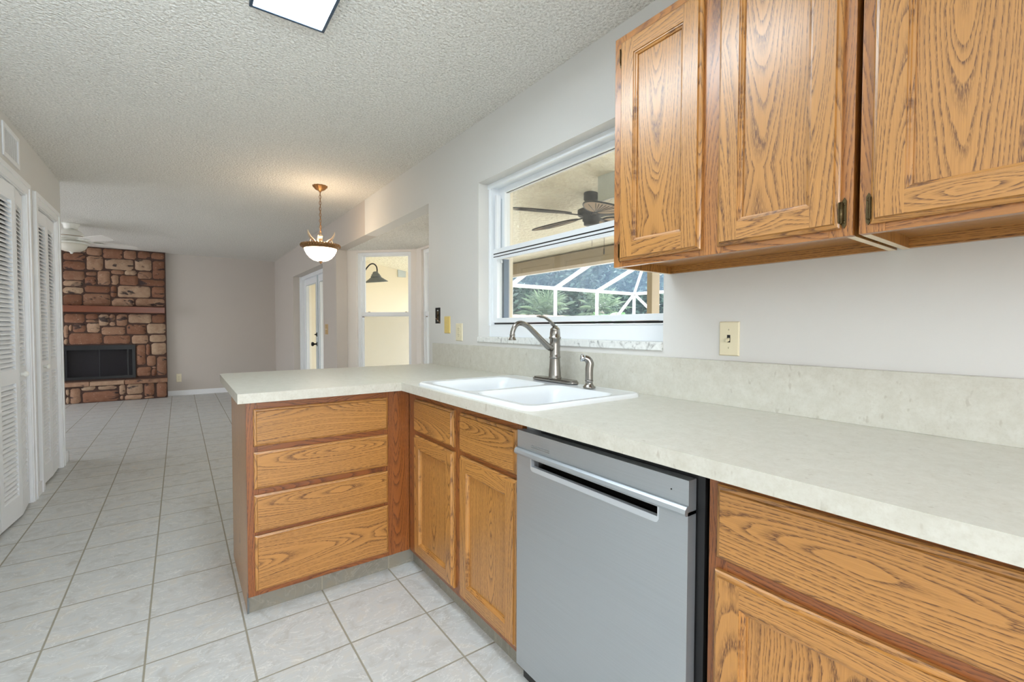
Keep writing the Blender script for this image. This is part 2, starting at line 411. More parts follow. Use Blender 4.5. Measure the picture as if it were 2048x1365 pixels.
    def sphere(s, c, r, seg=16, rings=10, mi=0, sc=(1, 1, 1)):
        prof = [(max(r*math.sin(PI*i/rings), 0.0), -r*math.cos(PI*i/rings)) for i in range(rings+1)]
        s.lathe(prof, c, (0, 0, 1), seg, mi)
    def build(s, name, mats, parent=None, bevel=0.0, seg=2, world=False):
        me = bpy.data.meshes.new(name)
        base = Vector((0, 0, 0))
        if parent is not None:
            p = parent
            while p is not None: base = base + p.location; p = p.parent
        me.from_pydata([v-base for v in s.v], [], s.f)
        mats = mats if isinstance(mats, (list, tuple)) else [mats]
        for mt in mats: me.materials.append(M[mt])
        uvl = me.uv_layers.new(name='UVMap'); k = 0
        for pi, poly in enumerate(me.polygons):
            poly.material_index = s.mi[pi]; poly.use_smooth = s.sm[pi]
            for j in range(poly.loop_total): uvl.data[k].uv = s.uv[pi][j]; k += 1
        bm = bmesh.new(); bm.from_mesh(me); bmesh.ops.recalc_face_normals(bm, faces=bm.faces); bm.to_mesh(me); bm.free()
        o = bpy.data.objects.new(name, me); COL.objects.link(o)
        if parent is not None: o.parent = parent
        if bevel:
            md = o.modifiers.new('edge', 'BEVEL'); md.width = bevel; md.segments = seg; md.limit_method = 'ANGLE'; md.angle_limit = math.radians(50)
        return o

def tag(o, label, cat, group=None, kind=None):
    o['label'] = label; o['category'] = cat
    if group: o['group'] = group
    if kind: o['kind'] = kind
    return o
def thing(name, label, cat, loc=(0, 0, 0), group=None, kind=None):
    o = bpy.data.objects.new(name, None); COL.objects.link(o); o.location = loc; o.empty_display_size = 0.1
    return tag(o, label, cat, group, kind)
def struct(name, mb, mats, label, cat, bevel=0.0):
    return tag(mb.build(name, mats, None, bevel), label, cat, None, 'structure')
def dup(root, loc, label=None):
    r = root.copy(); COL.objects.link(r); r.location = loc
    if label: r['label'] = label
    for ch in list(root.children):
        c = ch.copy(); COL.objects.link(c); c.parent = r
        for gch in ch.children:
            d = gch.copy(); COL.objects.link(d); d.parent = c
    return r
# faces of the room: u runs right, v up, w out of the surface, as somebody facing it sees it
def face_x(x): return Matrix(((0, 0, -1, x), (-1, 0, 0, 0), (0, 1, 0, 0), (0, 0, 0, 1)))   # seen looking towards +x; u = -y
def face_y(y): return Matrix(((1, 0, 0, 0), (0, 0, -1, y), (0, 1, 0, 0), (0, 0, 0, 1)))    # seen looking towards +y; u = x
def face_l(x): return Matrix(((0, 0, 1, x), (1, 0, 0, 0), (0, 1, 0, 0), (0, 0, 0, 1)))     # seen looking towards -x; u = y

# ------------------------------------------------------------------ the room
b = MB(); b.box(-4.3, 2.3, -1.9, YB+0.1, -0.08, 0.0)
struct('floor', b, 'floor_tile', 'pale marbled ceramic tile floor running through the kitchen and living room', 'floor')
b = MB(); b.box(-4.3, 1.60, -1.9, YB+0.1, H, H+0.1)
struct('ceiling', b, 'popcorn', 'white popcorn textured ceiling over kitchen and living room', 'ceiling')

WT = 1.72          # outer face of the window wall
wy0, wy1, wz0, wz1 = 1.056, 2.376, 1.086, 2.052      # kitchen window opening
ny0, ny1, nz = 3.06, 5.49, 2.078                      # opening to the bay nook
dy0, dy1, dz = 6.10, 7.962, 1.985                     # patio door opening
b = MB()
b.box(WX, WT, -1.9, wy0, 0, H); b.box(WX, WT, wy0, wy1, 0, wz0); b.box(WX, WT, wy0, wy1, wz1, H); b.box(WX, WT, wy1, ny0, 0, H)
b.box(WX, 1.60, ny0, 4.47, nz, H)
struct('wall_right', b, 'paint', 'light grey painted wall with the kitchen window in it', 'wall')
b = MB()
b.box(WX, 1.60, 4.47, ny1, nz, H)
b.box(WX, 1.605, ny1, 5.62, 0, H)
b.box(WX, WT, 5.62, dy0, 0, H); b.box(WX, WT, dy0, dy1, dz, H); b.box(WX, WT, dy1, YB+0.1, 0, H)
struct('wall_living', b, 'paint_dark', 'greige painted wall around the glazed patio door', 'wall')
b = MB(); b.box(-4.3, WX, YB, YB+0.1, 0, H)
struct('wall_back', b, 'paint_dark', 'greige painted far wall beside the stone fireplace', 'wall')
# closet wall with two bifold openings
c1a, c1b, c2a, c2b, cz = 3.10, 4.31, 4.625, 5.240, 2.03
lw = LX-0.11
b = MB()
b.box(lw, LX, 1.9, c1a, 0, H); b.box(lw, LX, c1a, c1b, cz, H); b.box(lw, LX, c1b, c2a, 0, H); b.box(lw, LX, c2a, c2b, cz, H); b.box(lw, LX, c2b, YL, 0, H)
struct('wall_left', b, 'paint', 'light grey wall holding two white louvered closets', 'wall')
b = MB()
b.box(-1.65, lw, YL-0.11, YL, 0, H); b.box(-1.65, lw, 1.9, 2.0, 0, H); b.box(-1.75, -1.65, 1.9, YL, 0, H); b.box(-1.65, lw, 4.42, 4.52, 0, H)
b.box(-4.3, -1.75, YL-0.11, YL, 0, H)
struct('wall_closet', b, 'paint', 'inner grey walls of the two closets', 'wall')
b = MB(); b.box(-4.3, -4.2, YL, YB, 0, 0.1); b.box(-4.3, -4.2, YL, YB, 2.15, H); b.box(-4.3, -4.2, YL, 6.3, 0.1, 2.15); b.box(-4.3, -4.2, 8.9, YB, 0.1, 2.15)  # unseen wall, its opening added for the living room fill lamp
struct('wall_living_left', b, 'paint_dark', 'greige living room wall far left with opening added for fill light', 'wall')
b = MB(); b.box(-1.9, -1.8, -1.9, 1.9, 0, H)
struct('wall_kitchen_left', b, 'paint', 'grey kitchen wall left of the camera', 'wall')
b = MB(); b.box(-1.8, -1.45, -1.9, -1.8, 0, H); b.box(0.75, 1.48, -1.9, -1.8, 0, H); b.box(-1.45, 0.75, -1.9, -1.8, 2.2, H); b.box(-1.45, 0.75, -1.9, -1.8, 0, 0.05)  # unseen wall, its wide opening added to bring light in
struct('wall_behind', b, 'paint', 'grey kitchen wall behind the camera with wide opening added for light', 'wall')

# bay nook: two angled sides and a middle side, each with a window
def nook_matrix(p, q):
    """u from p to q along the wall, v up, w towards the room (left of travel is outside)"""
    p, q = Vector((*p, 0)), Vector((*q, 0)); u = (q-p).normalized(); v = Vector((0, 0, 1)); wv = u.cross(v)
    return Matrix(((u.x, v.x, wv.x, p.x), (u.y, v.y, wv.y, p.y), (0, 1, 0, 0), (0, 0, 0, 1))), (q-p).length
A, B_, C_, D_ = (1.605, 5.515), (2.218, 4.902), (2.218, 3.64), (1.605, 3.06)
walls = [(A, B_, 0.130, 0.80), (B_, C_, 0.12, 1.14), (C_, D_, 0.12, 0.74)]
wb = MB(); nz0, nz1 = 0.55, 2.055
nook_m = []
for p, q, a0, a1 in walls:
    m, L = nook_matrix(p, q); nook_m.append((m, L, a0, a1)); wb.m = m
    t = -0.13
    wb.box(-0.05, a0, 0, nz+0.3, t, 0); wb.box(a1, L+0.05, 0, nz+0.3, t, 0); wb.box(a0, a1, 0, nz0, t, 0); wb.box(a0, a1, nz1, nz+0.3, t, 0)
wb.m = Matrix.Identity(4)
struct('wall_nook', wb, 'paint_nook_skylit', 'grey angled bay nook walls, skylight lightened into their colour', 'wall')
b = MB(); b.prism([(1.60, 3.0), (2.40, 3.50), (2.40, 5.05), (1.60, 5.65)], nz, nz+0.08)
struct('ceiling_nook', b, 'popcorn', 'low popcorn ceiling over the bay window nook', 'ceiling')

# baseboards
b = MB(); b.box(-0.17, WX, YB-0.012, YB, 0, 0.062); b.box(-0.17, WX, YB-0.017, YB, 0, 0.035); b.box(-0.17, WX, YB-0.008, YB, 0.062, 0.085)
struct('baseboard_back', b, 'trim', 'white baseboard along the far living room wall', 'baseboard')
b = MB(); b.box(LX, LX+0.014, c2b+0.1, YL+0.014, 0, 0.085); b.box(-1.6, LX+0.014, YL, YL+0.014, 0, 0.085); b.box(LX, LX+0.014, c1b+0.09, c2a-0.09, 0, 0.085)
struct('baseboard_left', b, 'trim', 'white baseboard wrapping the closet wall corner', 'baseboard')
b = MB(); b.box(WX-0.012, WX, dy1, YB, 0, 0.085); b.box(WX-0.012, WX, ny1, dy0, 0, 0.085)
struct('baseboard_right', b, 'trim', 'white baseboard beside the patio door', 'baseboard')

# ------------------------------------------------------------------ windows and doors
def rect_frame(mb, u0, u1, v0, v1, wd, w0, w1, bottom=None, top=None):
    bt = wd if bottom is None else bottom; tp = wd if top is None else top
    mb.box(u0, u0+wd, v0, v1, w0, w1); mb.box(u1-wd, u1, v0, v1, w0, w1)
    mb.box(u0+wd, u1-wd, v0, v0+bt, w0, w1); mb.box(u0+wd, u1-wd, v1-tp, v1, w0, w1)
# kitchen single-hung window; u = -y
m = face_x(0)
win = thing('window_1', 'white vinyl single hung window above the kitchen sink', 'window', (1.60, 1.716, wz0), kind='structure')
U0, U1 = -wy1, -wy0
b = MB(m); rect_frame(b, U0, U1, 1.118, wz1, 0.020, -1.665, -1.562, bottom=0.068)
b.box(U0+0.02, U1-0.02, 1.186, 1.192, -1.60, -1.558)
b.box(U0, U1, 2.024, wz1, -1.562, -1.548); b.box(U0, U0+0.012, 1.186, wz1, -1.562, -1.556)
b.build('frame', 'vinyl', win, 0.001)
b = MB(m); b.box(U0, U1, wz0, 1.118, -1.66, -WX+0.010)
b.build('sill', 'marble', win, 0.003)
b = MB(m); rect_frame(b, U0+0.02, U1-0.02, 1.605, 2.032, 0.066, -1.655, -1.615, bottom=0.05, top=0.032)
b.build('upper_sash', 'vinyl', win, 0.0015)
b = MB(m); b.box(U0+0.036, U0+0.054, 1.655, 1.985, -1.610, -1.578); 
b.box(U0+0.03, U0+0.034, 1.66, 1.965, -1.613, -1.611, mi=1); b.box(U0+0.058, U0+0.062, 1.66, 1.965, -1.613, -1.611, mi=1)
b.build('balance_track', ['vinyl', 'grey_metal'], win)
low = MB(m); rect_frame(low, U0+0.022, U1-0.022, 1.204, 1.655, 0.042, -1.612, -1.575, bottom=0.028, top=0.058)
low.box(U0+0.064, U1-0.064, 1.586, 1.594, -1.575, -1.566)
ls = low.build('lower_sash', 'vinyl', win, 0.0015)
b = MB(m); b.box(U0+0.026, U1-0.026, 1.622, 1.6285, -1.5754, -1.5742); b.box(U0+0.026, U1-0.026, 1.605, 1.610, -1.5754, -1.5742); b.box(U0+0.022, U1-0.022, 1.193, 1.203, -1.60, -1.585)
b.build('weatherstrip', 'soot', ls)
for ua in (U0+0.056, U1-0.078): b = MB(m); b.box(ua, ua+0.022, 1.225, 1.595, -1.655, -1.618); b.build('screen_channel', 'fixture_rim', win)
b = MB(m); b.box(U0+0.05, U1-0.05, 1.22, 1.60, -1.596, -1.593); b.build('lower_pane', 'glass', ls)
b = MB(m); b.box(U0+0.08, U1-0.08, 1.65, 2.005, -1.637, -1.634); b.build('upper_pane', 'glass', win)
b = MB(m); rect_frame(b, U0+0.078, U1-0.078, 1.652, 2.003, 0.005, -1.634, -1.630); b.build('gasket', 'soot', win)
b = MB(m); b.box(U0+0.072, U0+0.088, 1.568, 1.583, -1.600, -1.592); b.build('sash_stop', 'vinyl', ls)

def hung_window(name, label, m, a0, a1, v0, v1, meet):
    t = thing(name, label, 'window', (m @ Vector(((a0+a1)/2, v0, -0.06))), kind='structure')
    b = MB(m); rect_frame(b, a0, a1, v0, v1, 0.035, -0.12, -0.03); b.build('frame', 'vinyl', t, 0.0015)
    b = MB(m); rect_frame(b, a0+0.035, a1-0.035, meet, v1-0.028, 0.030, -0.10, -0.075, bottom=0.03, top=0.012); b.build('upper_sash', 'vinyl', t, 0.0015)
    b = MB(m); rect_frame(b, a0+0.02, a1-0.02, v0+0.03, meet, 0.026, -0.075, -0.045, top=0.02); b.box(a0+0.03, a1-0.03, meet-0.012, meet+0.03, -0.075, -0.035)
    lo = b.build('lower_sash', 'vinyl', t, 0.0015)
    b = MB(m); b.box(a0+0.045, a0+0.075, meet-0.03, meet-0.022, -0.045, -0.038); b.box(a1-0.09, a1-0.07, meet+0.031, meet+0.036, -0.06, -0.045); b.box(a0+0.12, a0+0.14, meet+0.031, meet+0.036, -0.06, -0.045)
    b.build('latch', 'hinge', lo)
    b = MB(m); b.box(a0+0.055, a1-0.055, meet+0.02, v1-0.03, -0.09, -0.087); b.build('upper_pane', 'glass', t)
    b = MB(m); b.box(a0+0.035, a1-0.035, v0+0.05, meet-0.01, -0.062, -0.059); b.build('lower_pane', 'glass', lo)
    b = MB(m); b.box(a0+0.035, a1-0.035, v0+0.04, meet, -0.112, -0.1115); b.build('insect_screen', 'insect_screen', t)
    return t
mm, L, a0, a1 = nook_m[0]
w2 = hung_window('window_2', 'narrow single hung nook window with the barn lamp behind it', mm, a0, a1, nz0, nz1, 1.325)
b = MB(mm); b.box(a0+0.052, a0+0.070, 1.955, 2.015, -0.03, -0.012); b.build('sash_bracket', 'vinyl', w2)
mm, L, a0, a1 = nook_m[1]
hung_window('window_3', 'middle nook window seen edge on behind the wall end', mm, a0, a1, nz0, nz1, 1.325)
mm, L, a0, a1 = nook_m[2]
hung_window('window_4', 'near angled nook window hidden behind the kitchen wall', mm, a0, a1, nz0, nz1, 1.325)

# glazed patio door (two leaves) in the living room
door = thing('door_1', 'white glazed double patio door in the greige wall', 'door', (1.64, 7.03, 0), kind='structure')
m = face_x(0); D0, D1 = -dy1, -dy0
b = MB(m); rect_frame(b, D0, D1, 0.0, dz, 0.05, -1.70, -1.60, bottom=0.02); b.box(D0, D0+0.03, 0, dz, -1.60, -1.575); b.build('door_frame', 'trim', door, 0.002)
def leaf(u0, u1, knob):
    b = MB(m); rect_frame(b, u0, u1, 0.025, dz-0.052, 0.115, -1.68, -1.64, bottom=0.25, top=0.10); lf = b.build('door_leaf', 'trim', door, 0.002)
    b = MB(m); rect_frame(b, u0+0.112, u1-0.112, 0.272, dz-0.149, 0.008, -1.64, -1.634); b.build('glazing_bead', 'grey_metal', lf)
    b = MB(m); b.box(u0+0.11, u1-0.11, 0.27, dz-0.147, -1.662, -1.658); b.build('pane', 'glass', lf)
    if knob:
        k = u1-0.06
        b = MB(m); b.lathe([(0.032, 0), (0.032, 0.008), (0.012, 0.014), (0.012, 0.045), (0.026, 0.052), (0.032, 0.066), (0.026, 0.082), (0.0, 0.088)], (k, 0.93, -1.64), (0, 0, 1), 16)
        b.build('knob', 'bronze', lf)
        b = MB(m); b.lathe([(0.032, 0), (0.030, 0.012), (0.012, 0.018), (0.012, 0.03), (0, 0.032)], (k, 1.07, -1.64), (0, 0, 1), 16); b.bar((k-0.018, 1.07, -1.605), (k+0.018, 1.07, -1.605), 0.01, 0.012)
        b.build('deadbolt', 'bronze', lf)
mid = (D0+D1)/2
leaf(D0+0.052, mid-0.002, True); leaf(mid+0.002, D1-0.052, False)
b = MB(m); b.box(mid-0.018, mid+0.018, 0.025, dz-0.05, -1.64, -1.628); b.build('astragal', 'grey_metal', door, 0.002)

# louvered bifold closets
def louver_leaf(parent, p, q, knob=None):
    p, q = Vector((*p, 0)), Vector((*q, 0)); u = (q-p).normalized(); v = Vector((0, 0, 1)); wv = u.cross(v); L = (q-p).length
    m = Matrix(((u.x, 0, wv.x, p.x), (u.y, 0, wv.y, p.y), (0, 1, 0, 0), (0, 0, 0, 1)))
    b = MB(m); z0, z1 = 0.018, 2.018; st = 0.046; h = 0.014
    b.box(0.002, st, z0, z1, -h, h); b.box(L-st, L-0.002, z0, z1, -h, h)
    for a, c in ((z0, 0.150), (0.832, 0.912), (1.925, z1)): b.box(st, L-st, a, c, -h, h)
    for a, c in ((0.150, 0.832), (0.912, 1.925)):
        n = int((c-a)/0.0265)
        for i in range(n):
            zc = a+(i+0.5)*(c-a)/n
            P = [(x, zc+dz_+e, ww) for x in (st, L-st) for (dz_, ww) in ((-0.0125, 0.0125), (0.0125, -0.0125)) for e in (-0.003, 0.003)]
            F = [(0, 1, 3, 2), (4, 6, 7, 5), (0, 4, 5, 1), (2, 3, 7, 6), (0, 2, 6, 4), (1, 5, 7, 3)]
            b.add(P, F)
    lf = b.build('louvered_leaf', 'trim', parent)
    if knob is not None:
        k = MB(m); k.lathe([(0.010, 0), (0.009, 0.012), (0.017, 0.018), (0.019, 0.026), (0.014, 0.033), (0, 0.036)], (knob, 0.878, h), (0, 0, 1), 16); k.build('knob', 'white_enamel', lf)
    return lf
xc = LX-0.020
t = thing('door_2', 'wide white louvered bifold closet door at the left edge', 'door', (xc, 3.70, 0), kind='structure')
n = (c1b-c1a)/4
P0 = [(xc, c1a+0.004), (xc+0.018, c1a+n), (xc, c1a+2*n-0.002), (xc, c1a+2*n+0.002), (xc+0.026, c1a+3*n), (xc, c1b-0.004)]
for i, kb in ((0, None), (1, 0.06), (3, None), (4, 0.06)): louver_leaf(t, P0[i], P0[i+1], kb)
t = thing('door_3', 'narrow white louvered bifold closet door near the hall corner', 'door', (xc, 4.93, 0), kind='structure')
ym = (c2a+c2b)/2
louver_leaf(t, (xc, c2a+0.004), (xc+0.010, ym), 0.13); louver_leaf(t, (xc+0.010, ym), (xc, c2b-0.004))
def casing(name, label, ya, yb, zt, wd):
    b = MB()
    for s0, s1, t_ in ((0.0, 0.012, 0.011), (0.012, wd-0.03, 0.016), (wd-0.03, wd, 0.021)):
        b.box(LX, LX+t_, ya-s1, ya-s0, 0, zt+s1); b.box(LX, LX+t_, yb+s0, yb+s1, 0, zt+s1); b.box(LX, LX+t_, ya-s0, yb+s0, zt+s0, zt+s1)
    b.box(LX-0.10, LX, ya-0.001, ya+0.003, 0, zt); b.box(LX-0.10, LX, yb-0.003, yb+0.001, 0, zt); b.box(LX-0.10, LX, ya, yb, zt-0.004, zt+0.001)
    struct(name, b, 'trim', label, 'trim')
casing('trim_1', 'white casing around the wide louvered closet', c1a, c1b, cz, 0.088)
casing('trim_2', 'white casing around the narrow louvered closet', c2a, c2b, cz, 0.088)
# ------------------------------------------------------------------ kitchen cabinets
FX, FY = 0.900, 2.080        # faces of the base cabinet frames
CT0, CT1 = 0.876, 0.914
XL = 0.2085                  # free end of the peninsula
def drawer_front(mb, u0, u1, v0, v1, w0=0.0, off=None):
    mb.ring(u0, u1, v0, v1, [(0, w0), (0, w0+0.009), (0.003, w0+0.012), (0.009, w0+0.0135), (0.011, w0+0.019)])
    i = 0.011; dv = R.uniform(0, 40); du = R.uniform(-0.07, 0.07) if off is None else off; vm = (v0+v1)/2
    P = [(u0+i, v0+i, w0+0.019), (u1-i, v0+i, w0+0.019), (u1-i, v1-i, w0+0.019), (u0+i, v1-i, w0+0.019)]
    mb.add(P, [(0, 1, 2, 3)], [[(p[1]-vm+du, p[0]+dv) for p in P]])
    mb.box(u0+0.002, u1-0.002, v0+0.002, v1-0.002, w0, w0+0.008, 'x')
def door_frame(mb, u0, u1, v0, v1, w0=0.0, st=0.056):
    i = 0.010; t = w0+0.019
    mb.ring(u0, u1, v0, v1, [(0, w0), (0, w0+0.009), (0.003, w0+0.012), (0.008, w0+0.0135), (i, t)])
    def flat(a, c, e, f, g):
        dv = R.uniform(0, 40); du = R.uniform(-0.05, 0.05)
        P = [(a, e, t), (c, e, t), (c, f, t), (a, f, t)]; um = (a+c)/2; vm = (e+f)/2
        mb.add(P, [(0, 1, 2, 3)], [[((p[0]-um+du, p[1]+dv) if g == 'v' else (p[1]-vm+du, p[0]+dv)) for p in P]])
    flat(u0+i, u0+st, v0+i, v1-i, 'v'); flat(u1-st, u1-i, v0+i, v1-i, 'v')
    flat(u0+st, u1-st, v0+i, v0+st, 'u'); flat(u0+st, u1-st, v1-st, v1-i, 'u')
    mb.ring(u0, u1, v0, v1, [(st, t), (st+0.001, t-0.003), (st+0.004, t-0.0035), (st+0.0055, t-0.0065), (st+0.010, t-0.0085), (st+0.0105, w0+0.006)])
    mb.ring(u0, u1, v0, v1, [(0.0, w0), (st+0.012, w0)])
def panel(mb, u0, u1, v0, v1, w0=0.0, st=0.056):
    i = st+0.009; dv = R.uniform(0, 40); du = R.uniform(-0.05, 0.05); um = (u0+u1)/2
    P = [(u0+i, v0+i, w0+0.0065), (u1-i, v0+i, w0+0.0065), (u1-i, v1-i, w0+0.0065), (u0+i, v1-i, w0+0.0065)]
    mb.add(P, [(0, 1, 2, 3)], [[(p[0]-um+du, p[1]+dv) for p in P]])
    mb.box(u0+i, u1-i, v0+i, v1-i, w0+0.001, w0+0.004)
def make_door(parent, m, u0, u1, v0, v1, hinges=()):
    b = MB(m); door_frame(b, u0, u1, v0, v1); d = b.build('cabinet_door', 'oak', parent)
    b = MB(m); panel(b, u0, u1, v0, v1); b.build('door_panel', 'oak', d)
    for hu, hv, side in hinges:
        b = MB(m); h = 0.031; s = side
        b.box(hu+s*0.002, hu+s*0.010, hv-h*0.85, hv+h*0.85, 0.0, 0.003); b.prism([(hu+s*0.002, hv-h*0.85), (hu+s*0.010, hv-h*0.85), (hu+s*0.006, hv-h*1.08)], 0, 0.003); b.prism([(hu+s*0.002, hv+h*0.85), (hu+s*0.010, hv+h*0.85), (hu+s*0.006, hv+h*1.08)], 0, 0.003)
        b.tube([(hu+s*0.0005, hv-h*0.75, 0.006), (hu+s*0.0005, hv+h*0.75, 0.006)], 0.0048, 10)
        b.box(hu-s*0.0008, hu+s*0.001, hv-h*0.7, hv+h*0.7, 0.006, 0.016)
        for q in (-1, 1): b.lathe([(0.003, 0), (0.003, 0.0015), (0, 0.0022)], (hu+s*0.0062, hv+q*h*0.62, 0.003), (0, 0, 1), 8)
        for q in (-0.28, 0.0, 0.28): b.tube([(hu+s*0.0005, hv+q*h-0.0008, 0.006), (hu+s*0.0005, hv+q*h+0.0008, 0.006)], 0.0053, 10)
        b.build('hinge', 'hinge', d)
    return d
def face_frame(mb, u0, u1, v0, v1, stiles, rails, w0=-0.019):
    for a, c in stiles: mb.box(a, c, v0, v1, w0, 0, 'y')
    for a, c, e, f in rails: mb.box(a, c, e, f, w0, 0-0.0002, 'x')

# peninsula drawer unit
pen = thing('base_cabinet', 'oak peninsula drawer unit with four wide drawer fronts', 'cabinet', (0.55, 2.38, 0))
b = MB()
b.box(XL, XL+0.018, FY+0.019, 2.695, 0.086, CT0, 'z'); b.box(XL, XL+0.018, 2.1225, 2.695, 0.0, 0.0858, 'z'); b.box(XL+0.018, 1.44, 2.677, 2.695, 0.085, CT0, 'z')
b.box(XL+0.018, 0.90, FY+0.03, 2.677, 0.085, 0.10, 'x')
b.build('carcass', 'oak', pen)
m = face_y(FY)
b = MB(m)
face_frame(b, XL, FX, 0.08, CT0, [(XL, XL+0.04), (0.772, 0.818)], [(XL+0.04, 0.772, a, c) for a, c in ((0.842, CT0), (0.664, 0.70), (0.49, 0.53), (0.318, 0.352), (0.08, 0.112))])
b.box(0.818, FX, 0.08, CT0, -0.019, -0.0015, 'y'); b.box(FX, FX+0.03, 0.08, CT0, -0.04, -0.019, 'y')
b.build('face_frame', 'oak_frame_shade', pen, 0.0008)
for v0, v1 in ((0.692, 0.843), (0.518, 0.668), (0.343, 0.494), (0.103, 0.329)):
    b = MB(m); drawer_front(b, 0.2335, 0.7885, v0, v1); b.build('drawer', 'oak', pen)

# sink base on the window wall
m = face_x(FX)
snk = thing('base_cabinet', 'oak sink base cabinet with two doors and two false drawer fronts', 'cabinet', (1.19, 1.62, 0))
b = MB()
b.box(FX+0.019, 1.46, 1.172, 1.19, 0.085, 0.72, 'z'); b.box(FX+0.019, 1.46, 2.055, 2.073, 0.085, CT0, 'z'); b.box(FX+0.03, 1.46, 1.19, 2.055, 0.085, 0.10, 'y')
b.build('carcass', 'oak', snk)
b = MB(m); face_frame(b, -2.08, -1.172, 0.08, CT0, [(-2.078, -1.965), (-1.635, -1.545), (-1.205, -1.172)], [(u0, u1, a, c) for u0, u1 in ((-1.965, -1.635), (-1.545, -1.205)) for a, c in ((0.835, CT0), (0.655, 0.70), (0.08, 0.118))])
b.build('face_frame', 'oak_frame_shade', snk, 0.0008)
for u0, u1 in ((-1.992, -1.617), (-1.562, -1.188)):
    b = MB(m); drawer_front(b, u0, u1, 0.686, 0.837); b.build('drawer', 'oak', snk)
    make_door(snk, m, u0, u1, 0.106, 0.667)

# base cabinet right of the dishwasher
rgt = thing('base_cabinet', 'oak base cabinet at the right end with one wide drawer', 'cabinet', (1.19, 0.07, 0))
b = MB()
b.box(FX+0.019, 1.46, 0.504, 0.522, 0.085, CT0, 'z'); b.box(FX+0.019, 1.46, -0.39, -0.372, 0.085, CT0, 'z'); b.box(FX+0.03, 1.46, -0.372, 0.504, 0.085, 0.10, 'y')
b.build('carcass', 'oak', rgt)
b = MB(m); face_frame(b, -0.522, 0.39, 0.08, CT0, [(-0.522, -0.482), (0.035, 0.10) if False else (-0.08, -0.05), (0.35, 0.39)], [(-0.482, -0.08, 0.84, CT0), (-0.05, 0.35, 0.84, CT0), (-0.482, -0.08, 0.655, 0.71), (-0.05, 0.35, 0.655, 0.71), (-0.482, 0.35, 0.08, 0.118)])
b.build('face_frame', 'oak_frame_shade', rgt, 0.0008)
b = MB(m); drawer_front(b, -0.500, 0.37, 0.698, 0.851, 0.0, -0.01); b.build('drawer', 'oak', rgt)
make_door(rgt, m, -0.503, -0.072, 0.106, 0.672); make_door(rgt, m, -0.060, 0.37, 0.106, 0.672)

# tiled toe kick
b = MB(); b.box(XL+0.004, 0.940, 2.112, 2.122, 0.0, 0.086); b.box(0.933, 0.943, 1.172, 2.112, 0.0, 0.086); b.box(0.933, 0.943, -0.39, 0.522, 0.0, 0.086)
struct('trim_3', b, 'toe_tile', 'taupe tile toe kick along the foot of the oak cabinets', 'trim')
b = MB(); b.box(XL-0.0008, XL+0.006, 2.1085, 2.113, 0.0, 0.088)
struct('trim_4', b, 'lamp_grey', 'thin metal corner strip at the foot of the peninsula', 'trim')

# worktop
top = thing('countertop', 'pale speckled laminate worktop in an L shape with upstand', 'countertop', (1.15, 1.5, CT0))
X0, Y0 = 0.836, 2.0195; WQ = WX-0.001
sx0, sx1, sy0, sy1 = 0.876, 1.392, 1.106, 1.886      # cut-out for the sink
b = MB()
def rc(cx, cy, r, a0, a1, n=8): return [(cx+r*math.cos(math.radians(a0+(a1-a0)*i/n)), cy+r*math.sin(math.radians(a0+(a1-a0)*i/n))) for i in range(n+1)]
b.prism([(0.1757, Y0), (WQ, Y0), (WQ, 2.998)] + rc(0.1757+0.05, 2.998-0.05, 0.05, 90, 180), CT0, CT1)
b.box(X0, WQ, -1.0, sy0, CT0, CT1); b.box(X0, sx0, sy0, sy1, CT0, CT1); b.box(sx1, WQ, sy0, sy1, CT0, CT1); b.box(X0, WQ, sy1, Y0, CT0, CT1)
b.build('worktop', 'laminate', top)
b = MB(); b.box(1.4626, WQ, -1.0, 2.967, CT1, 1.0632); b.build('backsplash', 'laminate', top, 0.001)

# dishwasher
dwx = 0.868
dw = thing('dishwasher', 'stainless steel dishwasher with pocket handle between oak cabinets', 'dishwasher', (1.15, 0.855, 0))
b = MB(); b.box(FX+0.002, 1.44, 0.533, 1.080, 0.02, 0.868); b.box(FX+0.002, 1.44, 1.080, 1.165, 0.02, 0.72); b.box(0.955, 1.0, 0.533, 1.165, 0.0, 0.02); b.build('tub', 'black', dw)
m = face_x(dwx); u0, u1 = -1.1590, -0.5515; pu0, pu1, pv0, pv1 = -1.087, -0.626, 0.734, 0.770
b = MB(m); z0 = 0.085; d = -0.030
b.box(u0, pu0, z0, pv1, d, 0); b.box(pu1, u1, z0, pv1, d, 0); b.box(pu0, pu1, z0, pv0, d, 0)
b.box(u0, u1, pv1, 0.778, d, 0); b.box(u0, u1, 0.792, 0.846, d, -0.002)
# ridge that rolls over the pocket
P = []; prof = [(0.792, -0.002), (0.791, 0.004), (0.786, 0.010), (0.777, 0.012), (0.771, 0.008), (0.770, 0.0), (0.770, d), (0.792, d)]
for uu in (u0, u1): P += [(uu, v, w_) for v, w_ in prof]
k = len(prof); b.add(P, [tuple(range(k)), tuple(range(k, 2*k))[::-1]] + [(i, (i+1) % k, k+(i+1) % k, k+i) for i in range(k)])
b.build('door', 'steel', dw)
b = MB(m); b.box(pu0, pu1, pv0, pv1, d-0.004, d); b.box(pu0, pu1, pv0, pv0+0.001, d, -0.004); b.build('handle_pocket', 'steel_pocket_shade', dw)
b = MB(m)
q = [(pu0-0.002, pv1)] + rc(pu0+0.010, pv0+0.008, 0.012, 180, 270, 6) + rc(pu1-0.010, pv0+0.008, 0.012, 270, 360, 6) + [(pu1+0.002, pv1), (pu1-0.002, pv1), (pu1-0.002, pv0+0.011), (pu0+0.002, pv0+0.011), (pu0+0.002, pv1)]
b.prism(q, -0.012, 0.0008)
b.build('pocket_trim', 'satin', dw)
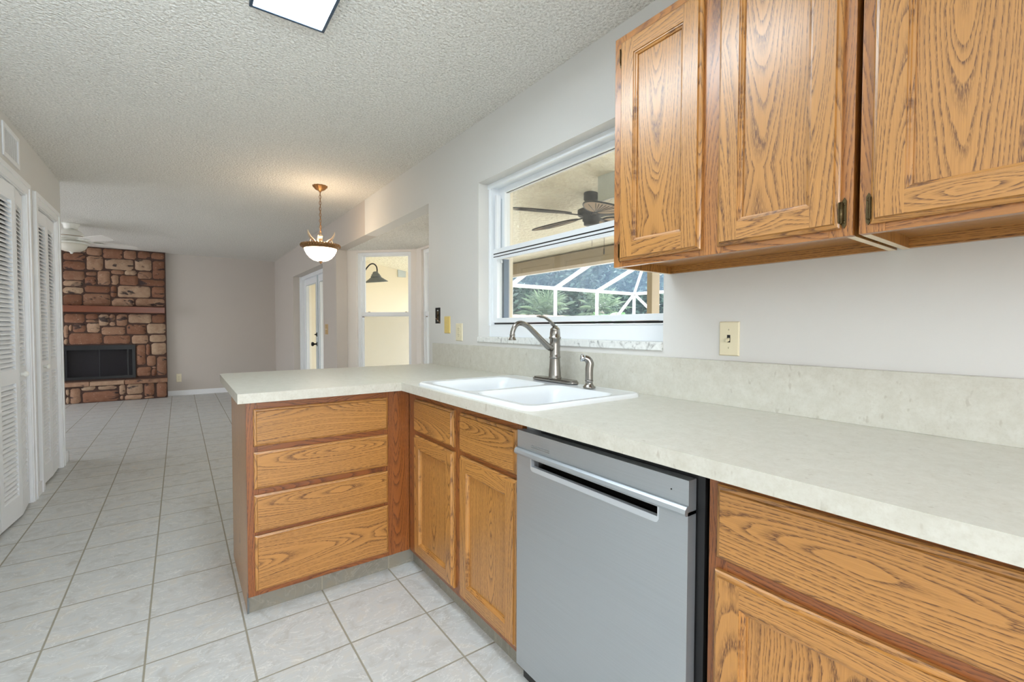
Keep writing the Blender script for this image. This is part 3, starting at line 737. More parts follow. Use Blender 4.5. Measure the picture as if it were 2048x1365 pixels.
b = MB(m); b.box(pu0+0.0, pu0+0.084, 0.8085, 0.8105, -0.002, -0.0008); b.box(pu0+0.0, pu0+0.084, 0.8035, 0.8050, -0.002, -0.0008); b.build('badge_lines', 'chrome', dw)
b = MB(m); b.lathe([(0.0018, 0), (0.0018, 0.0006)], (-0.594, 0.817, -0.002), (0, 0, 1), 10); b.build('indicator', 'black', dw)

# sink
def rrect(x0, x1, y0, y1, r, n=6):
    return rc(x1-r, y1-r, r, 0, 90, n)+rc(x0+r, y1-r, r, 90, 180, n)+rc(x0+r, y0+r, r, 180, 270, n)+rc(x1-r, y0+r, r, 270, 360, n)
sk = thing('sink', 'white double bowl drop-in kitchen sink set in the worktop', 'sink', (1.13, 1.49, CT1))
bm = bmesh.new()
SX0, SX1, SY0, SY1 = 0.853, 1.410, 1.083, 1.905
bowls = [(0.892, 1.312, 1.122, 1.478, 0.055), (0.892, 1.312, 1.504, 1.866, 0.055)]
def loop(pts, z): return [bm.verts.new((x, y, z)) for x, y in pts]
def bridge(A, B):
    n = len(A)
    for i in range(n): bm.faces.new((A[i], A[(i+1) % n], B[(i+1) % n], B[i])).smooth = True
NN = 6
out = [loop(rrect(SX0+i, SX1-i, SY0+i, SY1-i, 0.05-i, NN), z) for i, z in ((0.0, CT1), (0.0005, 0.920), (0.003, 0.9255), (0.008, 0.9285), (0.014, 0.929), (0.020, 0.9275))]
for p, q in zip(out, out[1:]): bridge(p, q)
rims = []
for x0, x1, y0, y1, r in bowls:
    ls = [loop(rrect(x0+i, x1-i, y0+i, y1-i, max(r-i*0.5, 0.01), NN), z) for i, z in ((0, 0.9262), (0.004, 0.9248), (0.011, 0.917), (0.029, 0.897), (0.035, 0.83), (0.041, 0.765), (0.054, 0.742), (0.08, 0.733))]
    for p, q in zip(ls, ls[1:]): bridge(p, q)
    bm.faces.new(ls[-1]); rims.append(ls[0])
es = []
for lp in [out[-1]]+rims:
    for i in range(len(lp)):
        e = bm.edges.get((lp[i], lp[(i+1) % len(lp)]))
        es.append(e)
bmesh.ops.triangle_fill(bm, use_beauty=True, use_dissolve=False, edges=es)
bmesh.ops.recalc_face_normals(bm, faces=bm.faces)
me = bpy.data.meshes.new('basin')
for vv in bm.verts: vv.co -= sk.location
bm.to_mesh(me); bm.free(); me.materials.append(M['porcelain'])
o = bpy.data.objects.new('basin', me); COL.objects.link(o); o.parent = sk
for x0, x1, y0, y1, r in bowls:
    b = MB(); b.lathe([(0.052, 0), (0.050, 0.003), (0.040, 0.001), (0.038, -0.004), (0, -0.004)], ((x0+x1)/2, (y0+y1)/2, 0.7335), (0, 0, 1), 24); b.build('drain', 'nickel', sk)

# faucet
fz = 0.9292
fa = thing('faucet', 'brushed nickel single lever faucet standing behind the sink', 'faucet', (1.377, 1.553, fz))
cx, cy = 1.377, 1.553
b = MB(); pl = rrect(cx-0.030, cx+0.026, cy-0.142, cy+0.138, 0.0275, 8)
b.prism(pl, fz, fz+0.010); b.prism([(cx+(x-cx)*0.88, cy+(y-cy)*0.97) for x, y in pl], fz+0.010, fz+0.015); b.build('deck_plate', 'nickel', fa, 0.003, 3)
b = MB(); b.lathe([(0.031, 0.943), (0.031, 0.947), (0.0285, 0.950), (0.0275, 0.965), (0.0245, 1.0), (0.0232, 1.032), (0.0235, 1.035), (0.0252, 1.037), (0.0252, 1.042), (0.0235, 1.044), (0.0230, 1.060), (0.0235, 1.10), (0.0235, 1.120), (0.0275, 1.124), (0.0275, 1.130), (0.024, 1.133), (0.0232, 1.150), (0.0215, 1.163), (0.0225, 1.165), (0.019, 1.170), (0.012, 1.176), (0.0095, 1.182), (0, 1.183)], (cx, cy, 0), seg=36); b.build('body', 'nickel', fa)
def smooth(pts, n=6):
    out = []; P = [Vector(p) for p in pts]; P = [P[0]*2-P[1]]+P+[P[-1]*2-P[-2]]
    for i in range(1, len(P)-2):
        for k in range(n):
            t = k/n; a, b_, c, d = P[i-1:i+3]
            out.append(0.5*((2*b_)+(-a+c)*t+(2*a-5*b_+4*c-d)*t*t+(-a+3*b_-3*c+d)*t**3))
    return out+[P[-2]]
def lerp_r(rs, n):
    k = len(rs)-1; return [rs[min(int(i/(n-1)*k), k-1)]*(1-(i/(n-1)*k-min(int(i/(n-1)*k), k-1)))+rs[min(int(i/(n-1)*k), k-1)+1]*(i/(n-1)*k-min(int(i/(n-1)*k), k-1)) for i in range(n)]
sp = smooth([(cx-0.010, cy, 1.080), (cx-0.034, cy+0.001, 1.085), (cx-0.068, cy+0.003, 1.110), (cx-0.118, cy+0.005, 1.152), (cx-0.158, cy+0.007, 1.182), (cx-0.192, cy+0.009, 1.192), (cx-0.216, cy+0.010, 1.182), (cx-0.229, cy+0.011, 1.158), (cx-0.232, cy+0.011, 1.140)])
b = MB(); b.tube(sp, lerp_r([0.0150, 0.0145, 0.0130, 0.0118, 0.0112, 0.0108, 0.0106, 0.0105, 0.0105], len(sp)), 18)
b.build('spout', 'nickel', fa)
b = MB(); b.lathe([(0.0105, 0), (0.0118, -0.002), (0.0118, -0.005), (0.0108, -0.007), (0.0125, -0.014), (0.0165, -0.022), (0.0168, -0.025), (0.011, -0.025), (0.0, -0.023)], (cx-0.232, cy+0.011, 1.144), seg=24); b.build('spout_tip', 'nickel', fa)
hd = smooth([(cx+0.004, cy, 1.176), (cx-0.012, cy, 1.186), (cx-0.032, cy, 1.203), (cx-0.058, cy, 1.217), (cx-0.084, cy, 1.222), (cx-0.104, cy, 1.223)])
b = MB(); b.tube(hd, lerp_r([0.0075, 0.012, 0.0095, 0.0085, 0.0095, 0.0055], len(hd)), 14, flat=0.62); b.build('lever_handle', 'nickel', fa)

# side sprayer
sx, sy = 1.338, 1.300
sp_ = thing('side_sprayer', 'small brushed nickel side sprayer standing right of the faucet', 'sprayer', (sx, sy, fz))
b = MB(); b.lathe([(0.0255, fz), (0.0255, fz+0.004), (0.020, fz+0.009), (0.0155, fz+0.016), (0.0145, fz+0.024), (0.0165, fz+0.027), (0.0165, fz+0.031), (0.0, fz+0.031)], (sx, sy, 0), seg=28); b.build('base', 'nickel', sp_)
hp = smooth([(sx, sy, fz+0.028), (sx, sy, fz+0.075), (sx+0.002, sy-0.001, fz+0.098), (sx-0.004, sy+0.003, fz+0.114), (sx-0.018, sy+0.012, fz+0.122)])
b = MB(); b.tube(hp, lerp_r([0.0155, 0.0160, 0.0165, 0.0150, 0.0125], len(hp)), 18); b.build('wand', 'nickel', sp_)
b = MB(); b.lathe([(0.0125, 0), (0.0150, 0.006), (0.0160, 0.014), (0.0150, 0.017), (0.011, 0.017), (0.0, 0.015)], (sx-0.015, sy+0.010, fz+0.121), (-0.80, 0.55, 0.12), 20); b.build('spray_head', 'chrome', sp_)

# wall cabinets
UX = 1.172; uz0, uz1 = 1.372, 2.115
m = face_x(UX)
def wall_cabinet(label, ya, yb, doors):
    t = thing('wall_cabinet', label, 'cabinet', (1.33, (ya+yb)/2, uz0))
    b = MB()
    b.box(UX+0.019, WX, yb-0.016, yb, uz0, uz1, 'z'); b.box(UX+0.019, WX, ya, ya+0.016, uz0, uz1, 'z')
    b.box(UX+0.019, WX-0.012, ya+0.016, yb-0.016, uz0+0.026, uz0+0.038, 'y'); b.box(UX+0.019, WX-0.001, ya+0.016, yb-0.016, uz1-0.016, uz1, 'y')
    b.box(WX-0.018, WX-0.0005, ya+0.016, yb-0.016, uz0, uz1-0.016, 'y')
    b.build('carcass', 'oak', t)
    for ye in (yb-0.0155, ya+0.0005): b = MB(); b.box(UX+0.019, WX-0.002, ye, ye+0.015, uz0-0.0006, uz0+0.0004, 'x'); b.build('panel_edge', 'raw_ply', t)
    b = MB(m); U0, U1 = -yb, -ya
    sts = [(U0, U0+0.045), (U1-0.045, U1)]
    if len(doors) > 1: c = (doors[0][1]+doors[1][0])/2; sts.append((c-0.035, c+0.035))
    sts.sort(); rl = []
    for s0, s1 in zip(sts, sts[1:]): rl += [(s0[1], s1[0], uz0, uz0+0.042), (s0[1], s1[0], uz1-0.04, uz1)]
    face_frame(b, U0, U1, uz0, uz1, sts, rl); b.build('face_frame', 'oak_light_frame', t, 0.0008)
    for u0, u1, side in doors:
        hu = u1 if side > 0 else u0
        make_door(t, m, u0, u1, 1.389, 2.088, [(hu, 1.422, side), (hu, 2.045, side)])
    return t
wall_cabinet('oak two-door wall cabinet nearest the kitchen window', 0.3635, 1.030, [(-0.998, -0.712, -1), (-0.664, -0.385, 1)])
wall_cabinet('oak wall cabinet at the right end above the worktop', -0.41, 0.3525, [(-0.330, -0.018, -1), (0.072, 0.382, 1)])

# plates on the walls
m = face_x(WX)
def plate(name, label, cat, mat, u0, u1, v0, v1, detail, m=m, t=0.006):
    o = thing(name, label, cat, m @ Vector(((u0+u1)/2, (v0+v1)/2, 0)))
    b = MB(m); b.ring(u0, u1, v0, v1, [(0, 0), (0, 0.002), (0.003, t), (0.006, t+0.0004)]); b.box(u0+0.0055, u1-0.0055, v0+0.0055, v1-0.0055, 0, t+0.0004); b.build('plate', mat, o)
    detail(o, m, (u0+u1)/2, (v0+v1)/2, t+0.0004)
    return o
def screws(o, m, cu, cv, t, dv=0.041):
    for q in ((-1, 1) if dv else (0,)):
        b = MB(m); b.lathe([(0.0032, 0), (0.0028, 0.0012), (0, 0.0014)], (cu, cv+q*dv, t), (0, 0, 1), 10); b.box(cu-0.0005, cu+0.0005, cv+q*dv-0.0026, cv+q*dv+0.0026, t+0.0010, t+0.0017, mi=1); b.build('screw', ['ivory', 'black'], o)
def d_toggle(o, m, cu, cv, t):
    b = MB(m); b.box(cu-0.0055, cu+0.0055, cv-0.0125, cv+0.0125, t-0.001, t+0.0006); b.build('toggle_slot', 'black', o)
    b = MB(m); b.bar((cu, cv-0.001, t-0.002), (cu, cv-0.007, t+0.014), 0.0075, 0.009); b.build('toggle', 'ivory', o, 0.0012)
    screws(o, m, cu, cv, t, 0.030)
plate('light_switch', 'ivory toggle light switch under the wall cabinets', 'switch', 'ivory', -0.831, -0.763, 1.080, 1.194, d_toggle)
def d_outlet(o, m, cu, cv, t):
    for q in (-1, 1):
        b = MB(m); b.prism([(cu+x, cv+q*0.0195+y) for x, y in rrect(-0.017, 0.017, -0.0145, 0.0145, 0.010, 4)], t-0.001, t+0.0022)
        rc_ = b.build('receptacle', 'ivory', o)
        b = MB(m); b.box(cu-0.008, cu-0.006, cv+q*0.0195, cv+q*0.0195+0.008, t+0.0021, t+0.0026); b.box(cu+0.006, cu+0.008, cv+q*0.0195, cv+q*0.0195+0.008, t+0.0021, t+0.0026); b.box(cu-0.002, cu+0.002, cv+q*0.0195-0.009, cv+q*0.0195-0.005, t+0.0021, t+0.0026); b.build('slot', 'black', rc_)
    screws(o, m, cu, cv, t, 0)
plate('wall_outlet', 'ivory duplex wall outlet between the yellow plate and the window', 'outlet', 'ivory', -2.650, -2.566, 1.086, 1.201, d_outlet)
plate('blank_plate', 'yellowed blank wall plate between the open box and the ivory outlet', 'wall plate', 'yellow', -2.812, -2.733, 1.134, 1.250, lambda o, m, cu, cv, t: screws(o, m, cu, cv, t, 0))
# open box without its cover
ob = thing('electrical_box', 'dark uncovered electrical box at the end of the kitchen wall', 'electrical box', (WX, 2.915, 1.258))
b = MB(m); rect_frame(b, -2.958, -2.872, 1.198, 1.318, 0.004, 0, 0.0015); b.build('cut_edge', 'paint', ob)
b = MB(m); b.box(-2.954, -2.876, 1.202, 1.314, 0, 0.001); b.build('box', 'darkhole', ob)
b = MB(m); b.box(-2.928, -2.902, 1.216, 1.300, 0.001, 0.002); b.box(-2.921, -2.909, 1.252, 1.266, 0.001, 0.008); b.build('switch_yoke', 'hinge', ob)
for z in (1.222, 1.294): b = MB(m); b.box(-2.924, -2.906, z-0.004, z+0.004, 0.002, 0.003); b.build('yoke_tab', 'grey_metal', ob)
b = MB(m); b.tube(smooth([(-2.945, 1.240, 0.001), (-2.93, 1.236, 0.008), (-2.905, 1.228, 0.010), (-2.885, 1.215, 0.006), (-2.88, 1.207, 0.001)]), 0.0022, 8); b.build('wire', 'antique', ob)
def d_double(o, m, cu, cv, t):
    b = MB(m); b.box(cu-0.052, cu+0.052, cv-0.003, cv+0.003, t, t+0.001); b.build('divider', 'ivory', o)
    for q in (-1, 1):
        b = MB(m); b.box(cu-0.018, cu+0.018, cv+q*0.028-0.018, cv+q*0.028+0.018, t, t+0.003); b.build('rocker', 'brass_plate', o)
plate('light_switch', 'tan double switch plate between the patio door and the nook', 'switch', 'brass_plate', -5.995, -5.865, 1.088, 1.215, d_double)
my = face_y(YB)
plate('wall_outlet', 'cream wall outlet low on the far wall beside the fireplace', 'outlet', 'ivory', -0.052, 0.020, 0.232, 0.372, d_outlet, my)

# return air vent over the closets
ml = face_l(LX)
vt = thing('air_vent', 'white return air vent high on the closet wall', 'vent', (LX, 4.05, 2.27))
b = MB(ml); rect_frame(b, 3.885, 4.220, 2.168, 2.366, 0.028, 0, 0.008); b.build('frame', 'trim', vt, 0.002)
b = MB(ml)
for i in range(13): b.box(3.9135+i*0.0218, 3.9135+i*0.0218+0.0145, 2.1935, 2.3415, 0.0006, 0.0013)
b.build('louvers', 'trim', vt)
b = MB(ml); b.box(3.91, 4.196, 2.193, 2.342, 0.0, 0.0006); b.build('duct_opening', 'fixture_rim', vt)

# ------------------------------------------------------------------ ceiling lamps
lt = thing('ceiling_light', 'flat white LED ceiling panel, rim shade put in as blue-grey', 'ceiling light', (0.365, 1.39, H))
a0, a1, b0, b1, lz = 0.2275, 0.4925, 0.76, 1.975, 2.366
b = MB(); rect_frame(b, a0, a1, b0, b1, 0.011, lz, H); b.build('frame', 'fixture_rim', lt, 0.001)
b = MB(); b.box(a0+0.011, a1-0.011, b0+0.011, b1-0.011, lz+0.003, lz+0.012); b.build('diffuser', 'led', lt)

pc = (1.021, 4.27)
pn = thing('pendant_lamp', 'antique gold bowl pendant lamp hanging on a chain', 'pendant lamp', (pc[0], pc[1], H))
b = MB(); b.lathe([(0.062, H), (0.061, H-0.006), (0.056, H-0.012), (0.050, H-0.016), (0.040, H-0.030), (0.024, H-0.040), (0.012, H-0.044), (0.008, H-0.056), (0, H-0.058)], (*pc, 0), seg=48, wave=(12, 0.05)); b.build('canopy', 'antique', pn)
b = MB(); z = H-0.055; i = 0; zb = 1.995
while z > zb+0.005:
    pts = []
    for k in range(17):
        t = 2*PI*k/16; a = 0.0085*math.cos(t); c = 0.016*math.sin(t)
        pts.append((pc[0]+(a if i % 2 else 0), pc[1]+(0 if i % 2 else a), z-0.014+c))
    b.tube(pts, 0.0021, 6, caps=False); z -= 0.0265; i += 1
b.tube([(pc[0]+0.003, pc[1]+0.003, H-0.05), (pc[0]-0.002, pc[1]+0.003, 2.2), (pc[0]+0.003, pc[1]-0.002, 1.99)], 0.0018, 6)
b.build('chain', 'antique', pn)
b = MB(); b.lathe([(0.0, 2.004), (0.008, 2.002), (0.008, 1.992), (0.017, 1.988), (0.018, 1.975), (0.016, 1.968), (0.016, 1.915), (0.021, 1.908), (0.021, 1.900), (0, 1.900)], (*pc, 0), seg=24); b.build('stem', 'cream', pn)
b = MB(); b.lathe([(0.014, 1.908), (0.10, 1.906), (0.148, 1.906), (0.162, 1.902), (0.166, 1.894), (0.160, 1.884), (0.150, 1.878), (0.142, 1.866), (0.134, 1.866), (0.13, 1.885), (0.014, 1.896)], (*pc, 0), seg=64); b.build('rim', 'antique', pn)
b = MB()
for k in range(44):
    t = 2*PI*k/44; c = (pc[0]+0.160*math.cos(t), pc[1]+0.160*math.sin(t), 1.895)
    b.tube([(c[0]-0.006*math.sin(t)-0.004*math.cos(t), c[1]+0.006*math.cos(t)-0.004*math.sin(t), 1.906), (c[0]+0.004*math.cos(t), c[1]+0.004*math.sin(t), 1.895), (c[0]+0.006*math.sin(t), c[1]-0.006*math.cos(t), 1.884)], 0.0055, 6)
b.build('rope_band', 'antique', pn)
b = MB(); b.lathe([(0.134, 1.868), (0.133, 1.860), (0.128, 1.845), (0.113, 1.815), (0.090, 1.788), (0.060, 1.768), (0.028, 1.759), (0.0, 1.758)], (*pc, 0), seg=48); b.build('glass_bowl', 'bowl_glass', pn)
b = MB(); b.lathe([(0.0, 1.762), (0.020, 1.760), (0.018, 1.755), (0.007, 1.752), (0.010, 1.746), (0.008, 1.740), (0, 1.736)], (*pc, 0), seg=18); b.build('finial', 'antique', pn)
for k in range(3):
    t = math.radians(-36+120*k+0); c, s = math.cos(t), math.sin(t)
    if k == 0: t = math.radians(-36); 
    def at(r, z): return (pc[0]+r*c, pc[1]+r*s, z)
    b = MB(); b.tube(smooth([at(0.050, 1.905), at(0.070, 1.935), at(0.100, 1.955), at(0.120, 1.985), at(0.126, 2.015)]), lerp_r([0.006, 0.013, 0.016, 0.012, 0.003], 25), 10, flat=0.45)
    b.tube(smooth([at(0.050, 1.906), at(0.062, 1.936), at(0.086, 1.945), at(0.104, 1.932), at(0.106, 1.908)]), 0.0045, 8); b.build('scroll_leaf', 'cream', pn)
# the lamp's own light
pl_ = bpy.data.lights.new('pendant_bulb', 'POINT'); pl_.energy = 9; pl_.color = (1.0, 0.76, 0.50); pl_.shadow_soft_size = 0.05
po = bpy.data.objects.new('pendant_bulb', pl_); COL.objects.link(po); po.location = (pc[0], pc[1], 1.945)

# white ceiling fan in the living room
fc = (-1.035, 7.6)
fn = thing('ceiling_fan', 'white ceiling fan with light bowl in the living room', 'ceiling fan', (fc[0], fc[1], H))
b = MB(); b.lathe([(0.083, H), (0.083, H-0.012), (0.074, H-0.020), (0.066, H-0.055), (0.058, H-0.068), (0, H-0.068)], (*fc, 0)); b.build('canopy', 'white_enamel', fn)
b = MB(); b.lathe([(0.030, H-0.06), (0.050, H-0.076), (0.085, H-0.090), (0.112, H-0.118), (0.122, H-0.150), (0.122, H-0.166), (0.130, H-0.170), (0.130, H-0.182), (0.100, H-0.190), (0.09, H-0.222), (0, H-0.222)], (*fc, 0), seg=36); b.build('motor', 'white_enamel', fn)
b = MB(); b.lathe([(0.1225, H-0.1535), (0.1235, H-0.156), (0.1225, H-0.1585)], (*fc, 0), seg=36); b.build('gilt_band', 'antique', fn)
b = MB(); b.lathe([(0.10, H-0.222), (0.150, H-0.226), (0.166, H-0.232), (0.168, H-0.240), (0.150, H-0.246), (0, H-0.24)], (*fc, 0), seg=36); b.build('light_rim', 'white_enamel', fn)
b = MB(); b.lathe([(0.148, H-0.245), (0.140, H-0.275), (0.120, H-0.305), (0.085, H-0.328), (0.04, H-0.338), (0, H-0.340)], (*fc, 0), seg=36); b.build('glass_bowl', 'frosted', fn)
b = MB(); b.lathe([(0.022, H-0.337), (0.024, H-0.344), (0.012, H-0.350), (0.012, H-0.362), (0, H-0.366)], (*fc, 0), seg=16); b.build('finial', 'white_enamel', fn)
for k in range(5):
    t = math.radians(-52+72*k); mt = Matrix.Translation((fc[0], fc[1], H-0.205)) @ Matrix.Rotation(t, 4, 'Z')
    b = MB(mt @ Matrix.Rotation(math.radians(-11), 4, 'X'))
    pts = [(0.20, -0.055), (0.24, -0.064), (0.58, -0.072), (0.625, -0.060), (0.64, -0.03), (0.645, 0), (0.64, 0.03), (0.625, 0.060), (0.58, 0.072), (0.24, 0.064), (0.20, 0.055)]
    b.prism(pts, -0.003, 0.003); bl = b.build('blade', 'white_blade', fn)
    b = MB(mt); b.bar((0.09, 0, 0.012), (0.18, 0, 0.0), 0.035, 0.008); b.prism([(0.16, -0.02), (0.20, -0.05), (0.27, -0.045), (0.30, 0), (0.27, 0.045), (0.20, 0.05), (0.16, 0.02)], -0.009, -0.004); b.build('blade_arm', 'white_enamel', bl)
# ------------------------------------------------------------------ fireplace
# stones as (x0, x1, z0, z1) on the chimney breast above and below the mantel, and on the hearth base
SU= [(-1.402,-1.148,2.315,2.396),(-1.14,-0.962,2.288,2.405),(-0.95,-0.714,2.257,2.408),(-0.703,-0.544,2.267,2.406),(-0.528,-0.37,2.292,2.406),(-0.356,-0.181,2.294,2.405),(-1.404,-1.154,2.192,2.303),(-1.406,-1.157,2.048,2.177),(-1.143,-0.95,2.061,2.278),(-0.931,-0.583,2.088,2.258),(-0.565,-0.353,2.097,2.277),(-0.339,-0.183,1.971,2.267),(-1.409,-1.168,1.891,2.031),(-1.151,-1.028,1.97,2.034),(-1.169,-1.037,1.825,1.954),(-1.02,-0.871,1.833,2.058),(-0.861,-0.702,2.014,2.078),(-0.694,-0.54,2.011,2.09),(-0.861,-0.768,1.843,2.001),(-0.757,-0.527,1.849,2.001),(-0.53,-0.35,1.964,2.083),(-0.512,-0.187,1.852,1.952),(-1.411,-1.187,1.796,1.879),(-1.413,-1.184,1.683,1.781),(-1.171,-0.876,1.711,1.815),(-0.869,-0.798,1.651,1.827),(-0.784,-0.375,1.653,1.837),(-0.356,-0.189,1.664,1.841),(-1.415,-1.204,1.503,1.668),(-1.192,-0.871,1.509,1.69),(-0.862,-0.582,1.512,1.633),(-0.565,-0.192,1.517,1.641)]
SL= [(-1.41,-1.177,1.232,1.373),(-1.168,-1.024,1.294,1.377),(-1.165,-1.008,1.244,1.283),(-1.016,-0.899,1.195,1.374),(-0.893,-0.819,1.265,1.376),(-0.891,-0.817,1.19,1.253),(-0.808,-0.671,1.19,1.378),(-0.661,-0.369,1.239,1.383),(-0.36,-0.191,1.244,1.387),(-1.414,-1.365,1.008,1.198),(-1.359,-1.323,1.114,1.204),(-1.316,-1.167,1.091,1.228),(-1.155,-1.006,1.087,1.244),(-0.989,-0.7,1.049,1.175),(-0.683,-0.439,1.057,1.215),(-0.429,-0.183,1.067,1.229),(-1.417,-1.373,0.907,0.992),(-1.36,-0.982,0.905,1.077),(-0.966,-0.641,0.906,1.039),(-0.623,-0.413,0.901,1.041),(-0.398,-0.181,0.929,1.046),(-0.569,-0.455,0.554,0.881),(-0.444,-0.392,0.717,0.889),(-0.378,-0.178,0.717,0.911),(-0.438,-0.319,0.529,0.7),(-0.307,-0.178,0.369,0.683),(-0.571,-0.388,0.37,0.518),(-0.377,-0.313,0.363,0.484),(-0.372,-0.317,0.491,0.519)]
SB= [(-1.391,-1.356,0.129,0.25),(-1.394,-1.358,-0.004,0.112),(-1.349,-1.232,-0.002,0.238),(-1.226,-1.06,0.194,0.261),(-1.212,-0.788,-0.016,0.17),(-1.034,-0.812,0.191,0.262),(-0.784,-0.704,0.091,0.261),(-0.774,-0.732,0.016,0.081),(-0.692,-0.488,0.09,0.261),(-0.724,-0.495,-0.009,0.083),(-0.474,-0.344,0.045,0.261),(-0.476,-0.35,-0.001,0.034),(-0.316,-0.177,0.013,0.261)]
FYF = 9.60          # face of the chimney breast
def extend(lst, xl, xr, z0, z1):
    """more stones to the left, where the closet corner covers the fireplace"""
    z = z0
    while z < z1-0.03:
        h = min(R.uniform(0.09, 0.17), z1-z)
        if z1-z-h < 0.05: h = z1-z
        x = xl+R.uniform(-0.05, 0.0)
        while x < xr-0.06:
            wd = R.uniform(0.12, 0.30)
            if xr-(x+wd) < 0.09: wd = xr-x
            lst.append((x, x+wd-0.012, z+0.005, z+h-0.005)); x += wd
        z += h
extend(SU, -2.35, -1.415, 1.505, 2.405); extend(SL, -2.35, -1.425, 0.36, 1.375); extend(SB, -2.35, -1.40, 0.0, 0.255)
def stone_mesh(mb, lst, yf, depth=0.035):
    for x0, x1, z0, z1 in lst:
        x1, z0, z1 = min(x1+0.004, -0.176), max(z0-0.004, 0.001), min(z1+0.004, 2.415); x0 -= 0.004
        n = max(3, int((x1-x0)/0.03)); k = max(3, int((z1-z0)/0.03)); P = []; F = []; seed = R.uniform(0, 99)
        for j in range(k+1):
            for i in range(n+1):
                a, c = i/n, j/k; x, z = x0+(x1-x0)*a, z0+(z1-z0)*c
                e = min(a*(x1-x0), (1-a)*(x1-x0), c*(z1-z0), (1-c)*(z1-z0))
                edge = i in (0, n) or j in (0, k)
                q = mnoise.noise((x*9+seed, z*9, seed)); q2 = mnoise.noise((x*22, z*22, seed))
                y = yf-(0 if edge else depth*(0.62+0.25*q+0.13*q2)*min(1, e/0.018+0.25))
                if edge: x += 0.007*mnoise.noise((z*17+seed, 3.1, x*5)); z += 0.007*mnoise.noise((x*17+seed, 7.7, z*5))
                if i in (0, n) and j in (0, k): x += (0.008 if i == 0 else -0.008); z += (0.008 if j == 0 else -0.008)
                z = max(z, 0.0); P.append((x, y, z))
        for j in range(k):
            for i in range(n):
                q0 = j*(n+1)+i; F.append((q0, q0+1, q0+n+2, q0+n+1))
        mb.add(P, F, None, 0, True)
fp = thing('fireplace', 'stacked stone fireplace with wooden mantel and raised hearth on the far wall', 'fireplace', (-1.1, 9.62, 0))
FB0, FB1, FBZ0, FBZ1 = -1.455, -0.580, 0.352, 0.888
b = MB(); stone_mesh(b, SU, FYF); stone_mesh(b, SL, FYF); b.build('stone_facing', 'stone', fp)
b = MB(); b.box(-2.35, FB0, FYF-0.004, YB-0.001, 0, H-0.002); b.box(FB1, -0.172, FYF-0.004, YB-0.001, 0, H-0.002); b.box(FB0, FB1, FYF-0.004, YB-0.001, FBZ1, H-0.002); b.box(FB0, FB1, FYF-0.004, YB-0.001, 0, FBZ0); b.build('mortar_bed', 'mortar', fp)
hb = MB(); stone_mesh(hb, SB, 9.505); hb.build('hearth_stones', 'stone', fp)
b = MB(); b.box(-2.35, -0.176, 9.50, FYF, 0.0, 0.258); b.build('hearth_core', 'mortar', fp)
b = MB(); x = -0.168
for wd in (0.55, 0.41, 0.46, 0.40, 0.40):
    b.box(x-wd+0.006, x, 9.455, FYF, 0.262, 0.325); x -= wd
b.build('hearth_slab', 'stone', fp, 0.006)
b = MB(); b.box(-2.35, -0.186, 9.455, FYF+0.02, 1.400, 1.500, 'x'); b.build('mantel_shelf', 'mantel_wood', fp, 0.006)
b = MB()
b.box(FB0+0.02, FB1-0.02, YB+0.38, YB+0.40, FBZ0, FBZ1, mi=0)
for xa, xb, s in ((FB0+0.01, FB0+0.17, 1), (FB1-0.01, FB1-0.17, -1)):
    P = [(xa, FYF+0.03, FBZ0), (xb, YB+0.38, FBZ0), (xb, YB+0.38, FBZ1), (xa, FYF+0.03, FBZ1)]
    b.add(P+[(p[0]-s*0.02, p[1], p[2]) for p in P], [(0, 1, 2, 3), (7, 6, 5, 4), (0, 4, 5, 1), (2, 6, 7, 3)])
fbx = b.build('firebox', 'firebrick', fp)
b = MB(); b.box(FB0, FB1, FYF+0.02, YB+0.40, FBZ0-0.02, FBZ0+0.005); b.build('firebox_floor', 'soot', fp)
b = MB(); b.box(FB0, FB1, FYF+0.02, YB+0.40, FBZ1-0.005, FBZ1+0.02); b.build('firebox_lid', 'soot', fp)
b = MB(); fr = face_y(FYF-0.012); b.m = fr; rect_frame(b, FB0, FB1, FBZ0, FBZ1, 0.040, -0.02, 0.012, bottom=0.045, top=0.075); b.build('surround', 'soot', fp, 0.002)
b = MB(fr)
for u, hw in ((FB0+0.055, 0.012), (-1.0175, 0.006), (FB1-0.095, 0.010)): b = MB(fr); b.box(u-hw, u+hw, FBZ0+0.045, FBZ1-0.075, -0.016, 0.004); b.build('door_stile', 'soot', fp)
b = MB(fr); b.box(FB0+0.04, FB1-0.04, FBZ0+0.045, FBZ1-0.075, -0.012, -0.009); b.build('glass_door', 'fire_glass', fp)
b = MB()
for x0, y0, x1, y1, z in ((-1.28, 9.80, -0.80, 9.76, 0.43), (-1.24, 9.90, -0.78, 9.93, 0.43), (-1.2, 9.78, -0.85, 9.93, 0.50)): b.tube([(x0, y0, z), ((x0+x1)/2, (y0+y1)/2, z+0.01), (x1, y1, z)], 0.038, 10)
b.build('log', 'soot', fp)
for x in (-1.22, -0.84): b = MB(); b.box(x-0.008, x+0.008, 9.72, 9.98, 0.38, 0.395); b.box(x-0.008, x+0.008, 9.72, 9.735, 0.357, 0.52); b.box(x-0.008, x+0.008, 9.965, 9.98, 0.357, 0.38); b.build('andiron', 'soot', fp)

